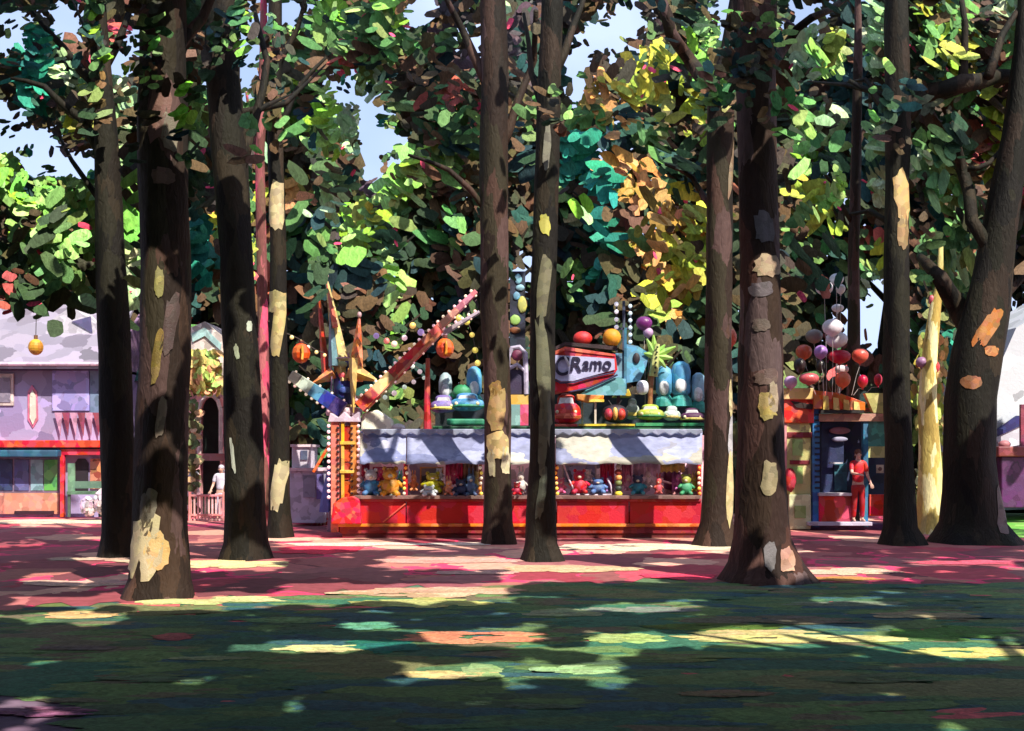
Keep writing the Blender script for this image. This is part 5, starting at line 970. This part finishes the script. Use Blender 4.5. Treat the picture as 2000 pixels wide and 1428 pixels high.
# ------------------------------------------------------------------ people
def skinned(name, V, E, Rr, par, col, base, sub=2):
    me = bpy.data.meshes.new(name); me.from_pydata([Vector(v) + base for v in V], E, []); o = bpy.data.objects.new('tmp', me); COL.objects.link(o)
    m = o.modifiers.new('s', 'SKIN'); o.modifiers.new('b', 'SUBSURF').levels = sub
    for i, r in enumerate(Rr): me.skin_vertices[0].data[i].radius = (r, r) if not isinstance(r, tuple) else r
    me.skin_vertices[0].data[0].use_root = True
    m2 = bpy.data.meshes.new_from_object(o.evaluated_get(bpy.context.evaluated_depsgraph_get())); bpy.data.objects.remove(o)
    b0 = WL(par)
    for v in m2.vertices: v.co -= b0
    m2.polygons.foreach_set('use_smooth', [True] * len(m2.polygons)); m2.materials.clear(); m2.materials.append(paint(col, .12, 8)); m2.name = name
    ob = bpy.data.objects.new(name, m2); COL.objects.link(ob); ob.parent = par; return ob
def person(x, d_, H, label, skin, shirt, trousers, hair, pose=0, z0=0.0, face=-1):
    p = W(x, 900, d_); p.z = z0; t = empty('person', p, label, 'person', 'people at the fairground'); h = H; f = face; B = p
    # 0 pelvis ... ; x sideways, y depth (f=-1 faces the camera)
    V = [(0, 0, .53 * h), (0, 0, .62 * h), (0, 0, .73 * h), (0, 0, .81 * h), (0, 0, .85 * h), (0, f * .015, .90 * h), (0, f * .02, .955 * h), (0, f * .085, .915 * h)]
    E = [(i, i + 1) for i in range(6)] + [(5, 7)]; Rr = [(.15, .11), (.125, .09), (.15, .1), (.10, .08), .05, (.072, .085), (.07, .085), .018]
    hands = []
    for s in (-1, 1):
        n = len(V); el = [(s * .23, f * .02, .64 * h), (s * .26, f * .16, .55 * h)] if (pose == 0 or s == 1) else [(s * .22, f * .2, .67 * h), (s * .12, f * .38, .66 * h)]
        V += [(s * .17, 0, .80 * h), el[0], el[1]]; E += [(3, n), (n, n + 1), (n + 1, n + 2)]; Rr += [.058, .042, .028]
        w_ = Vector(el[1]); dr_ = (w_ - Vector(el[0])).normalized(); side = Vector((1, 0, 0)) if abs(dr_.x) < .7 else Vector((0, 0, 1)); m = len(V)
        V.append(tuple(w_ + dr_ * .055)); E.append((n + 2, m)); Rr.append((.036, .018))
        for k, L in enumerate((.07, .08, .075, .058)):
            q = len(V); off = side * (k - 1.5) * .02; V += [tuple(w_ + dr_ * .095 + off), tuple(w_ + dr_ * (.095 + L * .55) + off * 1.15 + Vector((0, 0, -.012))), tuple(w_ + dr_ * (.09 + L) + off * 1.2 + Vector((0, 0, -.035)))]; E += [(m, q), (q, q + 1), (q + 1, q + 2)]; Rr += [.0095, .0085, .007]
        q = len(V); V += [tuple(w_ + dr_ * .04 - side * s * .04), tuple(w_ + dr_ * .08 - side * s * .055)]; E += [(m, q), (q, q + 1)]; Rr += [.011, .008]
        n = len(V); V += [(s * .085, 0, .49 * h), (s * .10, f * .02, .28 * h), (s * .11, -f * .03, .045 * h), (s * .125, f * .14, .02 * h)]; E += [(0, n), (n, n + 1), (n + 1, n + 2), (n + 2, n + 3)]; Rr += [.088, .058, .038, .032]
    body = skinned('body', V, E, Rr, t, skin, B)
    # shirt
    V = [(0, 0, .52 * h), (0, 0, .62 * h), (0, 0, .73 * h), (0, 0, .815 * h)]; E = [(0, 1), (1, 2), (2, 3)]; Rr = [(.168, .128), (.145, .11), (.168, .12), (.105, .09)]
    for s in (-1, 1):
        n = len(V); a = (s * .23, f * .02, .64 * h) if (pose == 0 or s == 1) else (s * .22, f * .2, .67 * h); V += [(s * .17, 0, .805 * h), tuple(Vector((s * .17, 0, .805 * h)).lerp(Vector(a), .8))]; E += [(3, n), (n, n + 1)]; Rr += [.072, .06]
    skinned('shirt', V, E, Rr, t, shirt, B)
    V = [(0, 0, .535 * h), (0, 0, .51 * h)]; E = [(0, 1)]; Rr = [(.158, .122), (.15, .12)]
    for s in (-1, 1): n = len(V); V += [(s * .088, 0, .46 * h), (s * .10, f * .02, .28 * h), (s * .11, -f * .025, .06 * h)]; E += [(1, n), (n, n + 1), (n + 1, n + 2)]; Rr += [.1, .075, .06]
    skinned('trousers', V, E, Rr, t, trousers, B)
    hm = MB(); hm.ell(B + Vector((0, -f * .018, .955 * h)), (.088, .1, .085), 14, 9); hm.ell(B + Vector((0, -f * .06, .90 * h)), (.082, .055, .09), 12, 8); hm.build('hair', paint(hair, .2), t, smooth=True)
    for s in (-1, 1):
        m = MB(); m.ell(B + Vector((s * .03, f * .088, .935 * h)), (.011, .008, .008), 8, 6); m.build('eye', paint((36, 30, 30), .02), t, smooth=True)
        m = MB(); m.ell(B + Vector((s * .078, f * .01, .918 * h)), (.012, .02, .028), 8, 6); m.build('ear', paint(skin, .05), t, smooth=True)
    m = MB(); m.ell(B + Vector((0, f * .088, .887 * h)), (.024, .008, .006), 8, 5); m.build('mouth', paint((150, 60, 60), .02), t, smooth=True)
    return t
person(1676, 27.85, 1.86, 'person in a bright red shirt standing in front of the ticket booth', (236, 186, 170), (222, 26, 40), (190, 30, 44), (120, 70, 50), pose=1, z0=.21)
person(1308, d + 1.1, 1.62, 'stall keeper with pinkish face and maroon shirt behind the right half of the counter', (232, 160, 160), (130, 40, 80), (50, 40, 60), (110, 60, 60), pose=1, z0=0.2)
person(432, 32.6, 1.62, 'person in white top behind the pale pink picket fence', (226, 180, 160), (226, 222, 240), (200, 196, 220), (214, 206, 220), pose=0)
person(374, 32.4, 1.7, 'person in a long white coat beside the thick left trunk behind the fence', (230, 190, 180), (240, 232, 240), (232, 222, 234), (180, 160, 160), pose=1)
one('brown_bag', (176, 120, 80), pe(446, 957, 32.2, 9, 14, p=.7), W(446, 970, 32.2), 'brown shoulder bag held by the person in the white top', 'bag', smooth=True)
# ------------------------------------------------------------------ sunlit stripes painted as pale daubs on the path, some pink strokes
random.seed(92); mb = MB(); LEAFK = 1
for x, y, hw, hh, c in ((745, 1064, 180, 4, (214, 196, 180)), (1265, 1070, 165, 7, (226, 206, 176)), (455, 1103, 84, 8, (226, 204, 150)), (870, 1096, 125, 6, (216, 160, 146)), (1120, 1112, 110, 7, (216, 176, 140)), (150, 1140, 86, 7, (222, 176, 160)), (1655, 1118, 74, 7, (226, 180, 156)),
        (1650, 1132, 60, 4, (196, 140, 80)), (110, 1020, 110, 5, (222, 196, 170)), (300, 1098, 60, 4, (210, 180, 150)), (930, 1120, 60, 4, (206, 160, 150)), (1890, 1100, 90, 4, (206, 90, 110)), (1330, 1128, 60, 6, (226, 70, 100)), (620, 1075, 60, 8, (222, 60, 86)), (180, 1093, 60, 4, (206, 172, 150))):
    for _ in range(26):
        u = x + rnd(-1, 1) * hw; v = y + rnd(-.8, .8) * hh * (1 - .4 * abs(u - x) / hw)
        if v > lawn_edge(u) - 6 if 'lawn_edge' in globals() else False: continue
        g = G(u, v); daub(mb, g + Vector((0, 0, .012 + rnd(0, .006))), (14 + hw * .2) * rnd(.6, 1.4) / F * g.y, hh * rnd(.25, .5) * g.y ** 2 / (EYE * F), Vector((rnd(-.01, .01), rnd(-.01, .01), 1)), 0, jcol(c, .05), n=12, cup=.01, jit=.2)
tag(mb.build('painted_path_sun', LEAF), 'sun stripes painted as long pale daubs on the path, some pink', 'painted_path_sun', kind='stuff')
# ------------------------------------------------------------------ grass daubs on the lawn
random.seed(91); mb = MB()
def lawn_edge(x): return 1192 - 55 * max(0, min(1, x / 1100))
from mathutils import noise
LEAFK = 1; GP = [(118, 120, 82), (100, 124, 80), (82, 116, 80), (64, 104, 84), (56, 92, 100), (76, 100, 76), (96, 124, 78), (116, 108, 86), (106, 136, 84), (64, 116, 92)]
for _ in range(7500):
    v = HZ + EYE * F / rnd(5.6, 16.2); u = rnd(-300, 2300)
    if v < lawn_edge(u) + 4: continue
    if u < 240 and v > 1350 + (u / 240) ** 2 * 70: continue
    g = G(u, v)
    if any(math.hypot(g.x - W(t_['pts'][0][0], 0, t_['d']).x, g.y - t_['d']) < .75 for t_ in NEAR[:8]): continue
    q = noise.noise(Vector((g.x * .35, g.y * .6, 3))) * 1.1 + .5 + noise.noise(Vector((g.x * 1.3, g.y * 2, 9))) * .35
    a = rnd(.14, .5); c = jcol(GP[int(max(0, min(.999, q)) * len(GP))] if random.random() > .012 else (210, 100, 104), .04)
    daub(mb, g + Vector((0, 0, rnd(.008, .016))), a, a * rnd(.2, .4), Vector((rnd(-.015, .015), rnd(-.02, .015), 1)), rnd(-.3, .3), c, n=12, cup=.03, jit=.22)
# sun stripes painted as pale streaks on the lawn, with duller grass strokes
PAINTED_SUN_STREAKS = [(395, 1172, 125, 13, (196, 198, 138)), (120, 1178, 90, 8, (134, 178, 112)), (155, 1204, 55, 8, (206, 170, 120)), (830, 1158, 150, 12, (206, 166, 136)), (820, 1180, 110, 10, (182, 184, 112)), (628, 1270, 72, 8, (206, 200, 140)), (712, 1226, 42, 8, (96, 160, 126)),
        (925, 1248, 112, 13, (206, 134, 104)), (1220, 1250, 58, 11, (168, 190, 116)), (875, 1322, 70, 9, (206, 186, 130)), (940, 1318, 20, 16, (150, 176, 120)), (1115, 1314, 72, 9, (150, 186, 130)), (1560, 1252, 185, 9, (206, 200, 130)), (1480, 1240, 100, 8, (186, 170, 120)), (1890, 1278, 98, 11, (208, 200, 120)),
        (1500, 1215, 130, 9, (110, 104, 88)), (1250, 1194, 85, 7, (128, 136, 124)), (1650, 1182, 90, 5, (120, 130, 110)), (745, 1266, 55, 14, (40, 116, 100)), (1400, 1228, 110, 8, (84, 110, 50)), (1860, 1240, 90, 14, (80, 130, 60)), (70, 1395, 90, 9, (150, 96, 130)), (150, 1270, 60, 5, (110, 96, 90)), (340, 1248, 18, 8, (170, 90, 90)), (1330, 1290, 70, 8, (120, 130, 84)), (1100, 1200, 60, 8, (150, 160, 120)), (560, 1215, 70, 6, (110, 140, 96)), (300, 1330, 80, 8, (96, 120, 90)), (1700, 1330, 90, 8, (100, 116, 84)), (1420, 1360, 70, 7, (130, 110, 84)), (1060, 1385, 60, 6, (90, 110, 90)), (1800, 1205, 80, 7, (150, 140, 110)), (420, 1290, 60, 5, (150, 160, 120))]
for x, y, hw, hh, c in PAINTED_SUN_STREAKS:
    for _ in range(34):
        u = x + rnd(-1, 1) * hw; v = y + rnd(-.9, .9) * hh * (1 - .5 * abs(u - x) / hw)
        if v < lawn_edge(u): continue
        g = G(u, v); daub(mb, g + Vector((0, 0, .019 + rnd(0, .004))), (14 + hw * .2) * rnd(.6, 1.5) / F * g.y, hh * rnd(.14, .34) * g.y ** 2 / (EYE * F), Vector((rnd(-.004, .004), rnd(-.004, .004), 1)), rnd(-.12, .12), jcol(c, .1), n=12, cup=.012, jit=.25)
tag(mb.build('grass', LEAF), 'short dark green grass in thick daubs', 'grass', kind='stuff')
